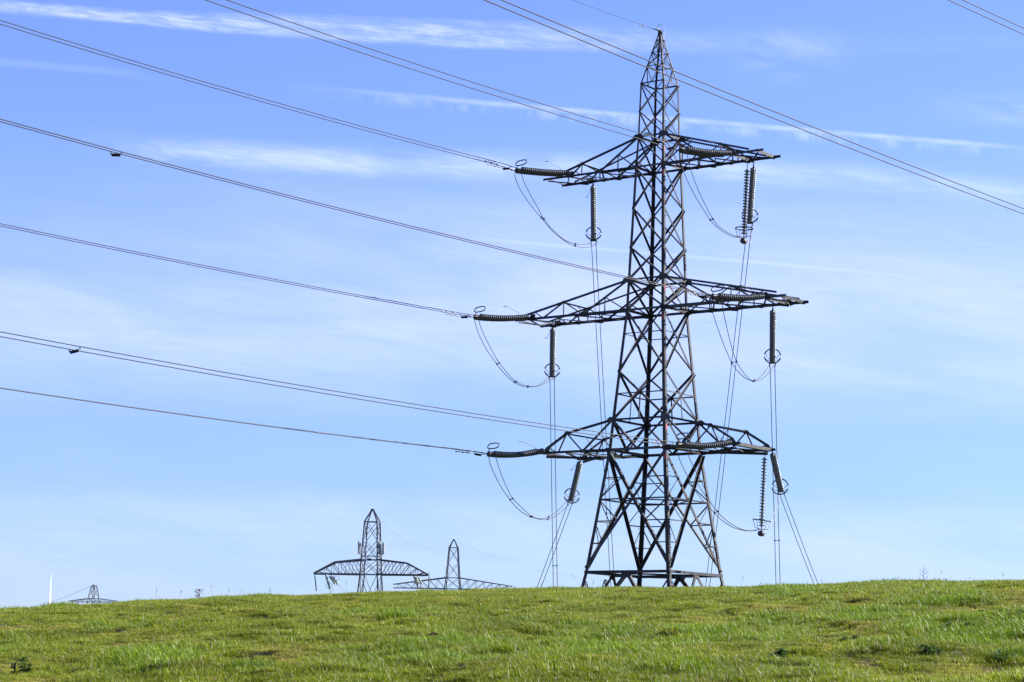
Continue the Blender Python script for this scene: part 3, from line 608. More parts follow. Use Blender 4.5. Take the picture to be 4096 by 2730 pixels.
# legs
legs = {}
zs = [h[0] for h in HW]
for c in 'LFRB':
    bm = bmesh.new()
    s0, s1 = SG[c]
    cuts = sorted(set(zs + [LV['j1'], LV['j3'], LV['p2']]))
    rows = []
    for z in cuts:
        p = cor(c, z); w_ = min(interp(WLEG, z), 1.7 * interp(HW, z)); t = max(.018, w_ * .12)
        a = -s0 * U; b = -s1 * VV                      # the two flanges run inward from the corner along both faces
        rows.append([bm.verts.new(q) for q in (p, p + a * w_, p + a * w_ + b * t, p + a * t + b * t, p + a * t + b * w_, p + b * w_)])
    for r0, r1 in zip(rows, rows[1:]):
        for k in range(6): bm.faces.new((r0[k], r0[(k + 1) % 6], r1[(k + 1) % 6], r1[k]))
    bm.faces.new(rows[-1])
    legs[c] = obj('leg', bm, M_STEEL, pylon)
    # splice plates with their bolt heads
    for z in (8.35, 17.35, 27.1):
        bm = bmesh.new(); w_ = interp(WLEG, z)
        for (dr, nn) in ((-s0 * U, s1 * VV), (-s1 * VV, s0 * U)):
            A = cor(c, z - .55); B = cor(c, z + .55)
            flat(bm, A + dr * w_ * .55 + nn * .012, B + dr * w_ * .55 + nn * .012, nn, w_ * .8, .02)
            for i in range(7):
                for q in (.3, .75):
                    ctr = A.lerp(B, .07 + i * .143) + dr * w_ * q + nn * .03
                    cbox(bm, ctr, .045, .03, .045, dr.normalized(), nn.normalized(), UPZ)
        obj('splice_plate', bm, M_STEEL, legs[c])
# step bolts up the nearest and the farthest leg
for c, dr, oth in (('F', VV, U), ('B', -VV, -U)):
    for i in range(48):
        z = 3.4 + i * .80
        w_ = interp(WLEG, z)
        bm = bmesh.new(); p = cor(c, z) + dr * w_ * .6
        tube(bm, [p, p + oth * .17, p + oth * .18 + UPZ * .05], .016, 5)
        obj('step_bolt', bm, M_STEEL, legs[c])

wd = lambda z: float(np.interp(z, [6, 14, 15, 24, 33, 36, 43], [.2, .19, .13, .12, .105, .075, .05]))


def xpanel(z0, z1, w_, name='diagonal_brace'):
    for c0, c1, n in FACES:
        # on the two faces toward the sun one brace of each cross stands its flange out and shades itself
        if c0 == 'F': mem(name, cor(c0, z0), cor(c1, z1), n, w_, out=.03, flip=-1, stand=1)
        else: mem(name, cor(c0, z0), cor(c1, z1), n, w_, out=.03)
        if c0 == 'B': mem(name, cor(c1, z0), cor(c0, z1), n, w_, out=-.05, flip=1, stand=-1)
        else: mem(name, cor(c1, z0), cor(c0, z1), n, w_, out=-.05, flip=-1)


xpanel(6.95, 14.45, .185)
for a, b in (('lt', 'j1'), ('j1', 'mb'), ('mb', 'mt'), ('mt', 'j2'), ('j2', 'j3'), ('j3', 'tb'), ('tb', 'tt'), ('tt', 'j4'), ('j4', 'w')):
    xpanel(LV[a], LV[b], wd((LV[a] + LV[b]) / 2))
for c0, c1, n in FACES:                                   # K braces behind the lowest arms
    mid = (cor(c0, LV['lb']) + cor(c1, LV['lb'])) / 2
    mem('diagonal_brace', cor(c0, LV['lt']), mid, n, .14, out=.02); mem('diagonal_brace', cor(c1, LV['lt']), mid, n, .14, out=.02, flip=-1)
# peak
for c0, c1, n in FACES:
    mid = (cor(c0, LV['w']) + cor(c1, LV['w'])) / 2
    mem('peak_brace', cor(c0, LV['p1']), mid, n, .048, out=.015); mem('peak_brace', cor(c1, LV['p1']), mid, n, .048, out=.015, flip=-1)
xpanel(LV['p1'], LV['p2'], .045, 'peak_brace'); xpanel(LV['p2'], LV['p3'], .04, 'peak_brace')
# horizontals
for k, w_ in (('lb', .17), ('lt', .13), ('mb', .15), ('mt', .12), ('tb', .13), ('tt', .13), ('w', .09), ('p1', .065), ('p2', .06), ('p3', .05)):
    for c0, c1, n in FACES: mem('horizontal_strut', cor(c0, LV[k]), cor(c1, LV[k]), n, w_, out=.012)
for c0, c1, n in FACES:                                   # the deep ring beam and the splayed frames below it
    A, B = cor(c0, 6.69), cor(c1, 6.69)
    mem('base_beam', A, B, n, .18, out=.04)
    mid = (A + B) / 2 - UPZ * .05
    for c in (c0, c1):
        f = cor(c, ZB + .35)
        mem('base_brace', mid, f, n, .20, out=.0)
        mem('secondary_brace', cor(c, 6.4), mid.lerp(f, .45), n, .07)
        mem('secondary_brace', cor(c, 4.3), mid.lerp(f, .45), n, .07)
    bm = bmesh.new(); s = (B - A).normalized()
    plate(bm, [mid - s * .42 + UPZ * .1, mid + s * .42 + UPZ * .1, mid + s * .3 - UPZ * .3, mid - s * .3 - UPZ * .3], n, .02)
    obj('gusset_plate', bm, M_STEEL, pylon)
mids = [(cor(a, 6.62) + cor(b, 6.62)) / 2 for a, b, _ in FACES]
for i in range(4): mem('plan_brace', mids[i], mids[(i + 1) % 4], UPZ, .10)
# thin secondary members in the tall bottom panel
zb0, zb1 = 6.95, 14.45
h0, h1 = interp(HW, zb0), interp(HW, zb1)
zc = zb0 + (zb1 - zb0) * h0 / (h0 + h1)
for c0, c1, n in FACES:
    mem('secondary_brace', cor(c0, zc), cor(c1, zc), n, .095, out=-.02)
    for a, b in ((c0, c1), (c1, c0)):
        dg = lambda z: cor(a, zb0).lerp(cor(b, zb1), (z - zb0) / (zb1 - zb0))
        dgu = lambda z: cor(b, zb0).lerp(cor(a, zb1), (z - zb0) / (zb1 - zb0))
        q1 = zb0 + (zc - zb0) * .36; q2 = zb0 + (zc - zb0) * .68; q3 = zc + (zb1 - zc) * .45
        mem('secondary_brace', cor(a, q1), dg(q1), n, .06); mem('secondary_brace', cor(a, q2), dg(q2), n, .07)
        mem('secondary_brace', cor(a, zc), dg(q2), n, .07); mem('secondary_brace', cor(a, q2), dg(q1), n, .06)
        mem('secondary_brace', cor(a, q3), dgu(q3), n, .07); mem('secondary_brace', dgu(q3), cor(a, zc), n, .06)
cm = [(cor(a, zc) + cor(b, zc)) / 2 for a, b, _ in FACES]
for i in range(4): mem('plan_brace', cm[i], cm[(i + 1) % 4], UPZ, .08)
za_, zb_ = LV['lt'], LV['j1']
zx = za_ + (zb_ - za_) * interp(HW, za_) / (interp(HW, za_) + interp(HW, zb_))
for c0, c1, n in FACES:
    mem('horizontal_strut', cor(c0, zx), cor(c1, zx), n, .08)
    mem('secondary_brace', (cor(c0, zx) + cor(c1, zx)) / 2, (cor(c0, za_) + cor(c1, za_)) / 2, n, .07)
    for a, b in ((c0, c1), (c1, c0)):
        z_ = 22.2; dgu = cor(b, LV['j1']).lerp(cor(a, LV['mb']), (z_ - LV['j1']) / (LV['mb'] - LV['j1']))
        mem('secondary_brace', cor(a, z_), dgu, n, .06)


# cross arms ------------------------------------------------------------------
def cross_arm(sd, lv):
    P = dict(T=dict(zb=33.32, zt=35.36, end=8.55, att=6.3, J=4.0, T=5.4, wc=.15, wt=.12),
             M=dict(zb=23.76, zt=25.77, end=10.4, att=9.0, J=4.9, T=6.45, wc=.17, wt=.125),
             L=dict(zb=14.59, zt=16.55, end=7.65, att=7.1, J=4.23, T=5.5, wc=.16, wt=.14))[lv]
    zb, zt = P['zb'], P['zt']; hb, ht = interp(HW, zb), interp(HW, zt)
    q = lambda u, v, z: pl(sd * u, v, z)
    tip = dict(T=(7.5, 33.48), M=(9.75, 24.02), L=(7.15, 14.85))[lv]
    bend = (5.5, 15.82)
    fl = sd
    bm = bmesh.new()
    def tp(v, u):                                        # point of the top chord at u
        s = -1 if v < 0 else 1
        if lv == 'L' and u > bend[0]:
            k = (u - bend[0]) / (tip[0] - bend[0]); return q(u, s * hb, bend[1] + (tip[1] - bend[1]) * k)
        e = bend if lv == 'L' else tip
        k = (u - ht) / (e[0] - ht); return q(u, s * (ht + (hb - ht) * k), zt + (e[1] - zt) * k)
    for s in (-1, 1):
        n = VV * s
        angle(bm, q(hb, s * hb, zb), q(P['end'], s * hb, zb), n, P['wc'], None, .5, -s * fl)
        angle(bm, q(hb, s * hb, zb) - UPZ * .06 - n * .16, q(P['att'] * .62, s * hb, zb) - UPZ * .05 - n * .05, n, P['wc'] * .8, None, .5, -s * fl)
        if lv == 'L':
            angle(bm, tp(s, ht), tp(s, bend[0]), n, P['wt'], None, .5, s * fl); angle(bm, tp(s, bend[0]), tp(s, tip[0]), n, P['wt'], None, .5, s * fl)
        else: angle(bm, tp(s, ht), tp(s, tip[0]), n, P['wt'], None, .5, s * fl)
    arm = obj('cross_arm', bm, M_STEEL, pylon)
    def bar(A, B, n, w_, nm='lacing_bar', flip=1): return mem(nm, A, B, n, w_, parent=arm, flip=flip)
    for s in (-1, 1):
        n = VV * s
        J = q(P['J'], s * hb, zb); root = q(ht, s * ht, zt); M = root.lerp(J, .5)
        bar(root, J, n, .11)
        if lv != 'L':
            uM = ht + (P['J'] - ht) * .5
            bar(M, q(uM, s * hb, zb), n, .06); bar(M, q(hb, s * hb, zb), n, .07)
            T = tp(s, P['T']); bar(J, T, n, .08); bar(T, q(P['T'], s * hb, zb), n, .06)
            low = q(P['T'] + (P['att'] - P['T']) * (.65 if lv == 'M' else .95), s * hb, zb)
            bar(T, low, n, .085)
            if lv == 'M': bar(q(8.75, s * hb, zb + .42), q(8.1, s * hb, zb), n, .06)
            else: bar(q(6.0, s * hb, zb + .38), q(5.55, s * hb, zb), n, .06)
        else:
            T = tp(s, bend[0]); bar(J, T, n, .10); bar(T, q(6.15, s * hb, zb), n, .075); bar(q(6.85, s * hb, zb + .30), q(6.3, s * hb, zb), n, .06)
        # plates where the members meet
        for (u, z, a, b) in ((P['att'], zb + .10, .55, .42), (P['J'], zb + .02, .40, .22)) + (((bend[0], bend[1], .42, .24),) if lv == 'L' else ((P['T'], float((tp(s, P['T'])).z) + ZB, .28, .16),)):
            g = bmesh.new(); c0 = q(u, s * (hb + .012), z)
            e = U * sd
            plate(g, [c0 - e * a / 2 - UPZ * b / 2, c0 + e * a / 2 - UPZ * b / 2, c0 + e * a / 2 - UPZ * b * .1, c0 + e * a * .1 + UPZ * b / 2, c0 - e * a / 2 + UPZ * b / 2], n, .02)
            obj('gusset_plate', g, M_STEEL, arm)
    # tie between the two top chords, then the floor of the arm
    uT = bend[0] if lv == 'L' else P['T']
    bar(tp(-1, uT), tp(1, uT), UPZ, .09, 'tie_bar')
    if lv != 'T':
        mt_ = (tp(-1, uT) + tp(1, uT)) / 2; bar(mt_, q(P['J'] + .3, 0, zb), U, .05)
    k = 4 if lv != 'L' else 3
    us = np.linspace(hb, P['att'], k + 1)
    for i in range(k):
        s = -1 if i % 2 == 0 else 1
        bar(q(us[i], s * hb, zb - .05), q(us[i + 1], -s * hb, zb - .05), UPZ, .09)
        bar(q(us[i], -s * hb, zb - .12), q(us[i + 1], s * hb, zb - .12), UPZ, .07)
    bar(q(P['att'], -hb, zb - .02), q(P['att'], hb, zb - .02), U, .20 if sd > 0 else .10, 'tip_beam')
    e2 = {'T': 8.15, 'M': 10.15, 'L': 7.45}[lv]
    bar(q(e2, -hb, zb - .01), q(e2, hb, zb - .01), U, .20 if sd > 0 else .08, 'tip_beam')
    if lv != 'L':
        bar(q(P['att'] + .1, -hb, zb - .06), q(e2, hb, zb - .06), UPZ, .08); bar(q(P['att'] + .1, hb, zb - .12), q(e2, -hb, zb - .12), UPZ, .08)
    else:
        bar(q(4.2, -hb * .1, zb - .16), q(7.1, hb, zb - .16), UPZ, .16); bar(q(4.2, 0, zb - .2), q(7.1, -hb, zb - .2), UPZ, .16)
    for s in (-1, 1):                                     # root gussets on the legs
        for (z, a, b) in ((zt, .66, .36), (zb, .5, .26)):
            g = bmesh.new(); h = interp(HW, z); c0 = q(h + .05, s * (h + .03), z)
            e = U * sd
            plate(g, [c0 - e * a * .6 - UPZ * b / 2, c0 + e * a * .4 - UPZ * b / 2, c0 + e * a * .5 + UPZ * b * .1, c0 + e * a * .2 + UPZ * b / 2, c0 - e * a * .6 + UPZ * b / 2], VV * s, .02)
            obj('gusset_plate', g, M_STEEL, arm)
    return arm


for lv in 'TML':
    for sd in (-1, 1): cross_arm(sd, lv)

# cap, number plate, red markers
bm = bmesh.new(); cbox(bm, pl(0, 0, 42.62), .22, .22, .16, U, VV, UPZ); cbox(bm, pl(0, 0, 42.45), .34, .05, .3, U, VV, UPZ); cbox(bm, pl(.0, 0, 42.45), .05, .34, .3, U, VV, UPZ)
obj('peak_cap', bm, M_STEEL, pylon)
hp = interp(HW, 35.3)
pc = pl(-.13, -hp - .10, 35.42)
bm = bmesh.new(); cbox(bm, pc, .60, .012, .25, U, VV, UPZ)
plt = obj('number_plate', bm, M_PLATE, pylon)
tm = text_mesh('YYG6', .25); tm.materials.append(M_LET)
to = bpy.data.objects.new('lettering', tm); COL.objects.link(to); to.parent = plt
to.matrix_local = Matrix(((U.x, 0, -VV.x, pc.x - VV.x * .012), (U.y, 0, -VV.y, pc.y - VV.y * .012), (0, 1, 0, pc.z - .003), (0, 0, 0, 1)))
for z, a in ((34.35, 'U'), (32.75, 'V'), (25.0, 'U'), (23.1, 'V'), (15.9, 'U'), (14.0, 'V')):
    w_ = interp(WLEG, z); A = cor('F', z - .17); B = cor('F', z + .17); bm = bmesh.new()
    if a == 'U': flat(bm, A + VV * w_ * .5 + U * .006, B + VV * w_ * .5 + U * .006, U, w_ * .55, .008)
    else: flat(bm, A - U * w_ * .5 - VV * .006, B - U * w_ * .5 - VV * .006, VV, w_ * .6, .008)
    obj('red_marker', bm, M_RED, pylon)

# ------------------------------------------------------------------ insulators
def disc_prof(sp, r, gap=1.0):
    return [(0, .05), (.04 * sp, .075), (.40 * sp, .08), (.46 * sp, .12), (.50 * sp, r * .9), (.58 * sp, r), (.74 * sp, r * .985), (.78 * sp, r * .8), (.80 * sp, .07), (1.0 * sp, .055)]


def disc_string(name, A, B, n, r, parent, base, sag=0.0, m=None, seg=18):
    """a row of cap-and-pin discs from A (tower end) to B"""
    bm = bmesh.new()
    L = (B - A).length; sp = L / n
    at = lambda t: A.lerp(B, t) - UPZ * sag * 4 * t * (1 - t)
    for i in range(n):
        p0, p1 = at(i / n), at((i + 1) / n)
        lathe(bm, p0 - base, p1 - p0, disc_prof((p1 - p0).length, r), seg)
    return obj(name, bm, m or M_PORC, parent, True)


def ring_pts(c, a, b, e1, e2, k0=0, k1=360, n=26, sq=1.0):
    out = []
    for i in range(n + 1):
        t = math.radians(k0 + (k1 - k0) * i / n)
        x, y = math.cos(t), math.sin(t)
        x = math.copysign(abs(x) ** sq, x); y = math.copysign(abs(y) ** sq, y)
        out.append(c + e1 * a * x + e2 * b * y)
    return out


AZA = math.radians(225); DA = Vector((math.cos(AZA), math.sin(AZA), 0)); PA = Vector((-DA.y, DA.x, 0))
NAME = dict(LT='top left', LM='middle left', LL='lowest left', RT='top right', RM='middle right', RL='lowest right')
for k, d in DATA['A'].items():
    P, Q = Vector(d['P']), Vector(d['Q'])
    # the span descends to the arm from the left; the set carries it
    t = thing('tension_insulator', 'double row of dark discs pulled level to the left from the %s arm' % NAME[k], 'insulator', P, 'twin disc insulators on the spans to the left')
    dr = (Q - P).normalized()
    side = dr.cross(UPZ).normalized()
    sag = {'T': .05, 'M': .10, 'L': .16}[k[1]] * (1 if k != 'RT' else 1.6)
    for s in (-1, 1):
        disc_string('disc_string', P + dr * .42 + side * .27 * s, Q - dr * .02 + side * .27 * s, 23, .19, t, P, sag, M_PORC_SHADED)
    bm = bmesh.new(); z0 = Vector((0, 0, 0)); qv = Q - P
    plate(bm, [dr * .12 + side * .06, dr * .12 - side * .06, dr * .36 - side * .36, dr * .44 - side * .36, dr * .44 + side * .36, dr * .36 + side * .36], dr.cross(side), .03)
    tube(bm, [-dr * .12, dr * .16], .035, 6)
    for s in (-1, 1): cbox(bm, dr * .28 + side * .2 * s, .13, .16, .13)
    obj('yoke_plate', bm, M_FIT, t)
    bm = bmesh.new()
    plate(bm, [qv + dr * .0 + side * .36, qv + dr * .0 - side * .36, qv + dr * .1 - side * .36, qv + dr * .24 - side * .26, qv + dr * .24 + side * .26, qv + dr * .1 + side * .36], dr.cross(side), .03)
    for s in (-1, 1): tube(bm, [qv + side * .27 * s - dr * .06, qv + side * .27 * s + dr * .5], .032, 6)
    obj('yoke_plate', bm, M_FIT, t)
    bm = bmesh.new()
    lc = qv + UPZ * .50 - dr * .22
    tube(bm, ring_pts(lc, .50, .20, side, (UPZ + DA * -.45).normalized(), sq=.75), .038, 6, closed=False)
    tube(bm, [qv + side * .3 + UPZ * .02, lc + side * .33 - UPZ * .17], .028, 6)
    obj('arcing_loop', bm, M_BLACK, t, True)
    bm = bmesh.new()
    b0 = dr * .95 - UPZ * (sag * .6) + UPZ * .12
    tube(bm, [b0, b0 + UPZ * .22, b0 + UPZ * .27 + dr * .08, b0 + UPZ * .62 + dr * 1.15], .013, 5)
    e = b0 + UPZ * .64 + dr * 1.32
    tube(bm, ring_pts(e, .17, .085, dr, side), .016, 5)
    obj('arcing_horn', bm, M_FIT, t)


def polyz(co, s): return co[0] * s * s + co[1] * s + co[2]


def twin_line(name, label, P0, d3, half, fz, s0, s1, step, r, tilt=0.0, group=None, m=None):
    """a pair of wires over the plan line P0 + d3*s with heights fz(s)"""
    b = Vector((P0.x + d3.x * s0, P0.y + d3.y * s0, fz(s0)))
    t = thing(name, label, 'power line', b, group)
    side = Vector((-d3.y, d3.x, 0))
    n = max(2, int((s1 - s0) / step))
    for sgn in (-1, 1):
        pts = []
        for i in range(n + 1):
            s = s0 + (s1 - s0) * i / n
            pts.append(Vector((P0.x + d3.x * s, P0.y + d3.y * s, fz(s))) + side * half * sgn + UPZ * tilt * sgn - b)
        bm = bmesh.new(); tube(bm, pts, r, 6)
        obj('wire', bm, m or M_WIRE, t, True)
    return t, b, side


def damper(bm, p, d):
    """small dumb-bell hung below a wire"""
    tube(bm, [p, p - UPZ * .10], .03, 6)
    q = p - UPZ * .13
    tube(bm, [q - d * .26, q + d * .26], .012, 5)
    for s in (-1, 1): tube(bm, [q + d * .15 * s, q + d * .17 * s, q + d * .31 * s], [.016, .040, .034], 8)


TILT = dict(LT=.01, RT=.085, LM=.0, RM=-.02, LL=-.05, RL=.06)
SAG_NOTE = dict(LT='twin power line sloping to the left edge from the top left insulator', LM='twin power line running to the left edge from the middle left insulator',
                LL='lowest twin power line, running to the left edge from the lowest left insulator', RT='twin power line from the top right insulator passing before the pylon neck',
                RM='twin power line from the middle right insulator with one black weight far left', RL='twin power line from the lowest right insulator with one black weight far left')
for k, d in DATA['A'].items():
    P = Vector(d['P']); co = d['co']; sq = d['sq']; zq = d['Q'][2]
    gap = zq - polyz(co, sq + .5)
    fz = lambda s: polyz(co, s) + gap * math.exp(-max(0, s - sq - .5) / .8)
    t, b, side = twin_line('twin_conductor', SAG_NOTE[k], P, DA, .25, fz, sq + .35, 120, 1.2, .026, TILT[k], 'twin power lines to the left')
    at = lambda s, sg: Vector((P.x + DA.x * s, P.y + DA.y * s, fz(s))) + side * .25 * sg + UPZ * TILT[k] * sg - b
    for sg in (-1, 1):
        for j in (0, 1) if k[1] != 'T' else (0, 1):
            bm = bmesh.new(); s = sq + 1.75 + .55 * j + (.75 if sg > 0 else 0); damper(bm, at(s, sg), DA); obj('damper', bm, M_FIT, t)
            if j == 0 and k[0] == 'R': break
    ws = [sq + 1.15]
    if k in ('RM', 'RL'): ws.append(dict(RM=48.9, RL=48.5)[k])
    for s in ws:
        bm = bmesh.new(); a, c = at(s + .12, -1), at(s - .12, 1)
        tube(bm, [a, a - UPZ * .1, a - UPZ * .15], .03, 6); tube(bm, [c, c - UPZ * .13], .03, 6)
        m_ = (a + c) / 2 - UPZ * .17; ax = (c - a).normalized()
        big = 1.0 if s < 20 else 1.0
        tube(bm, [m_ - ax * .23 * big, m_ - ax * .21 * big, m_ + ax * .21 * big, m_ + ax * .23 * big], [.05, .075, .075, .05], 10)
        obj('spacer_weight', bm, M_BLACK, t)
    if k in ('LM', 'LL'):
        s = sq + (9.0 if k == 'LM' else 13.8)
        bm = bmesh.new(); tube(bm, [at(s, 1), at(s + 1.2, 1)], .034, 6); obj('joint_sleeve', bm, M_BLACK, t)

# earth wire at the very top
d = DATA['E']; P = Vector(d['P'])
fz = lambda s: polyz(d['co'], s)
b = Vector((P.x, P.y, P.z))
t = thing('earth_wire', 'single thin wire rising to the upper left from the pylon tip', 'power line', b)
bm = bmesh.new(); tube(bm, [Vector((DA.x * s, DA.y * s, fz(s) - P.z)) for s in np.arange(0.2, 110, 1.5)], .016, 6); obj('wire', bm, M_WIRE, t, True)
bm = bmesh.new(); damper(bm, Vector((DA.x * 1.75, DA.y * 1.75, fz(1.75) - P.z)), DA); obj('damper', bm, M_FIT, t)
bm = bmesh.new(); tube(bm, [Vector((.0, 0, .0)), DA * .35 + UPZ * .02, DA * .6 + UPZ * .01], [.05, .05, .03], 6); obj('dead_end_clamp', bm, M_FIT, t)
bm = bmesh.new(); lp = [Vector((-.25, 0, .02)) + Vector((-.02, 0, .1))] + [Vector((-.0 + .24 * math.cos(a), .03, .12 + .29 * math.sin(a))) for a in np.linspace(math.pi, 0, 14)] + [Vector((.27, .03, -.1)), Vector((.28, 0, -.3)), Vector((.2, 0, -.42))]
tube(bm, lp, .02, 6); obj('bonding_loop', bm, M_WIRE_L, t, True)

# spans dropping away behind the pylon -------------------------------------------------
for k, d in DATA['B'].items():
    P, Q, E = Vector(d['P']), Vector(d['Q']), Vector(d['E'])
    t = thing('tension_insulator', 'single row of grey discs dropping away behind the %s cross arm' % NAME[k], 'insulator', P, 'single disc insulators on the spans behind the pylon')
    dr = (Q - P).normalized(); side = dr.cross(UPZ).normalized(); nrm = side.cross(dr)
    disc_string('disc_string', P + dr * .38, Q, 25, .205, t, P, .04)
    bm = bmesh.new(); tube(bm, [UPZ * .34, UPZ * .05, dr * .22], .04, 6); tube(bm, [dr * .2, dr * .42], [.05, .075], 8); obj('hanging_link', bm, M_FIT, t)
    qv = Q - P
    bm = bmesh.new()
    plate(bm, [qv - side * .07, qv + side * .07, qv + dr * .18 + side * .24, qv + dr * .26 + side * .24, qv + dr * .26 - side * .24, qv + dr * .18 - side * .24], nrm, .03)
    for s in (-1, 1): tube(bm, [qv + dr * .2 + side * .2 * s, qv + dr * .55 + side * .16 * s], .035, 6)
    obj('yoke_plate', bm, M_FIT, t)
    bm = bmesh.new()
    # ring of two open halves tilted to face the span
    rc = qv - dr * .42
    e1 = side; e2 = (nrm + UPZ * .9).normalized()
    if e2.z < 0: e2 = -e2
    for a0 in ((8, 165), (188, 345)):
        tube(bm, ring_pts(rc, .53, .53, e1, e2, *a0, n=20), .044, 6)
    for a in (20, 160, 200, 340):
        p = rc + e1 * .53 * math.cos(math.radians(a)) + e2 * .53 * math.sin(math.radians(a))
        tube(bm, [p, rc.lerp(p, .6) + dr * .25, qv + dr * .12], .016, 5)
    obj('grading_ring', bm, M_BLACK, t, True)
    if k[0] == 'L':
        bm = bmesh.new(); p = dr * .2 - side * .05; o_ = -U
        tube(bm, [p, p + dr * .45 + o_ * .22, p + dr * .9 + o_ * .42], .012, 5); tube(bm, ring_pts(p + dr * 1.0 + o_ * .48, .1, .07, o_, nrm), .014, 5)
        obj('arcing_horn', bm, M_FIT, t)
    # the two wires
    flat_ = Vector((E.x - Q.x, E.y - Q.y, 0)); Lh = flat_.length; dh = flat_ / Lh
    q0 = Q + dr * .5
    ext = 1.35
    sl = (E.z - q0.z) / Lh; bq = .0012
    fz = lambda s: q0.z + (sl - bq * Lh) * s + bq * s * s
    s1 = Lh * ext
    t2, b2, sd2 = twin_line('twin_conductor', 'twin wires falling behind the hill from the %s rear insulator' % NAME[k], Vector((q0.x, q0.y, 0)), dh, .15, fz, 0, s1, 1.2, .024, 0, 'twin wires dropping behind the pylon')
    for f in dict(LT=(.80,), LM=(.90,), LL=(), RT=(.60,), RM=(.77,), RL=())[k]:
        s = Lh * f; bm = bmesh.new()
        a, c = [Vector((q0.x + dh.x * s, q0.y + dh.y * s, fz(s))) + sd2 * .15 * g - b2 for g in (-1, 1)]
        tube(bm, [a, c], .02, 5)
        for p in (a, c): cbox(bm, p, .1, .1, .1)
        obj('spacer', bm, M_BLACK, t2)

# hanging jumper supports on the right ------------------------------------------------
for k, d in DATA['S'].items():
    P, Q = Vector(d['P']), Vector(d['Q'])
    t = thing('suspension_insulator', 'slender row of separate discs hanging from the %s arm above a round weight' % NAME[k], 'insulator', P, 'hanging disc insulators with weights')
    dr = (Q - P).normalized(); side = U
    disc_string('disc_string', P + dr * .36, Q - dr * .22, 22, .19, t, P, 0)
    bm = bmesh.new()
    for i in range(6):
        c = dr * (-.27 + .11 * i); e = U if i % 2 else VV
        tube(bm, ring_pts(c, .035, .07, e, dr, n=10), .014, 5)
    tube(bm, [dr * .34, dr * .42], [.05, .09], 8); obj('chain_link', bm, M_FIT, t)
    qv = Q - P
    bm = bmesh.new(); tilt = .14 if k == 'RL' else .02
    rc = qv - dr * .62; e1 = (U - UPZ * tilt).normalized(); e2 = VV
    tube(bm, ring_pts(rc, .56, .56, e1, e2, n=28), .040, 6)
    for a in (25, 155, 205, 335):
        p = rc + e1 * .56 * math.cos(math.radians(a)) + e2 * .56 * math.sin(math.radians(a))
        tube(bm, [p, rc.lerp(p, .72) + dr * .52, qv - dr * .02], .02, 5)
    obj('grading_ring', bm, M_BLACK, t, True)
    bm = bmesh.new(); lathe(bm, qv + dr * .22 - VV * .17, VV, [(0, .02), (.005, .16), (.03, .185), (.31, .185), (.335, .16), (.34, .02)], 18); tube(bm, [qv - dr * .22, qv + dr * .1], .035, 6)
    obj('counterweight', bm, M_FIT, t, True)


# jumper loops -------------------------------------------------------------------------
def smooth(pts, k=4):
    p = [Vector(q) for q in pts]; out = []
    for i in range(len(p) - 1):
        p0, p1, p2, p3 = p[max(i - 1, 0)], p[i], p[i + 1], p[min(i + 2, len(p) - 1)]
        for j in range(k):
            t = j / k
            out.append(.5 * ((2 * p1) + (p2 - p0) * t + (2 * p0 - 5 * p1 + 4 * p2 - p3) * t * t + (3 * p1 - p0 - 3 * p2 + p3) * t ** 3))
    out.append(p[-1]); return out


for k in NAME:
    A_, B_ = [smooth(c) for c in DATA['J'][k]]
    Q = Vector(DATA['A'][k]['Q']); dr = (Q - Vector(DATA['A'][k]['P'])).normalized(); side = dr.cross(UPZ).normalized()
    # start each cable under its own string and meet the bottom clamp
    for c, s in ((A_, 1), (B_, -1)):
        n = len(c)
        off = (Q + dr * .1 - UPZ * .1) - c[0]; off = off + side * .27 * (1 if (side * .27).x < 0 and s > 0 or (side * .27).x > 0 and s < 0 else -1) - Vector((off.x, 0, off.z)) * .0
        off = Vector((0, off.y, 0))
        for i in range(n): c[i] = c[i] + off * (1 - i / (n - 1)) ** 2
    base = A_[0].copy()
    t = thing('jumper_cable', 'twin slack cable looping under the %s cross arm between its insulators' % NAME[k], 'cable', base, 'jumper loops under the cross arms')
    for c in (A_, B_):
        bm = bmesh.new(); tube(bm, [p - base for p in c], .024, 6); obj('cable', bm, M_WIRE, t, True)
    for f in dict(LT=(.40, .76), LM=(.36, .56, .72), LL=(.34, .55, .72), RT=(.55,), RM=(.42, .74), RL=(.52,))[k]:
        a = A_[int(f * (len(A_) - 1))]; c = min(B_, key=lambda p: (p - a).length)
        bm = bmesh.new(); tube(bm, [a - base, c - base], .026, 6)
        for p in (a, c): cbox(bm, p - base, .1, .1, .12)
        obj('spacer', bm, M_BLACK, t)
    if k in DATA['JB']:
        for c in DATA['JB'][k]:
            bm = bmesh.new(); tube(bm, [p - base for p in smooth(c)], .014, 6); obj('cable', bm, M_WIRE_L, t, True)

# a second line passing closer to the camera --------------------------------------------
az = math.radians(43.0); df = Vector((math.cos(az), math.sin(az), 0))
for grp, lab, ext in (('ab', 'thick twin power line crossing in front of the pylon peak toward the right edge', (-45, 70)), ('cd', 'thick twin power line cutting across the upper right corner', (-60, 60))):
    d0, d1 = DATA['F'][grp[0]], DATA['F'][grp[1]]
    P0 = Vector(d0['P']); b = Vector((P0.x, P0.y, polyz(d0['co'], 0)))
    t = thing('twin_conductor', lab, 'power line', b, 'foreground twin power lines')
    for dd in (d0, d1):
        p = Vector(dd['P']); bm = bmesh.new()
        tube(bm, [Vector((p.x + df.x * s, p.y + df.y * s, polyz(dd['co'], s))) - b for s in np.linspace(ext[0], ext[1], 70)], .027, 7)
        obj('wire', bm, M_WIRE, t, True)

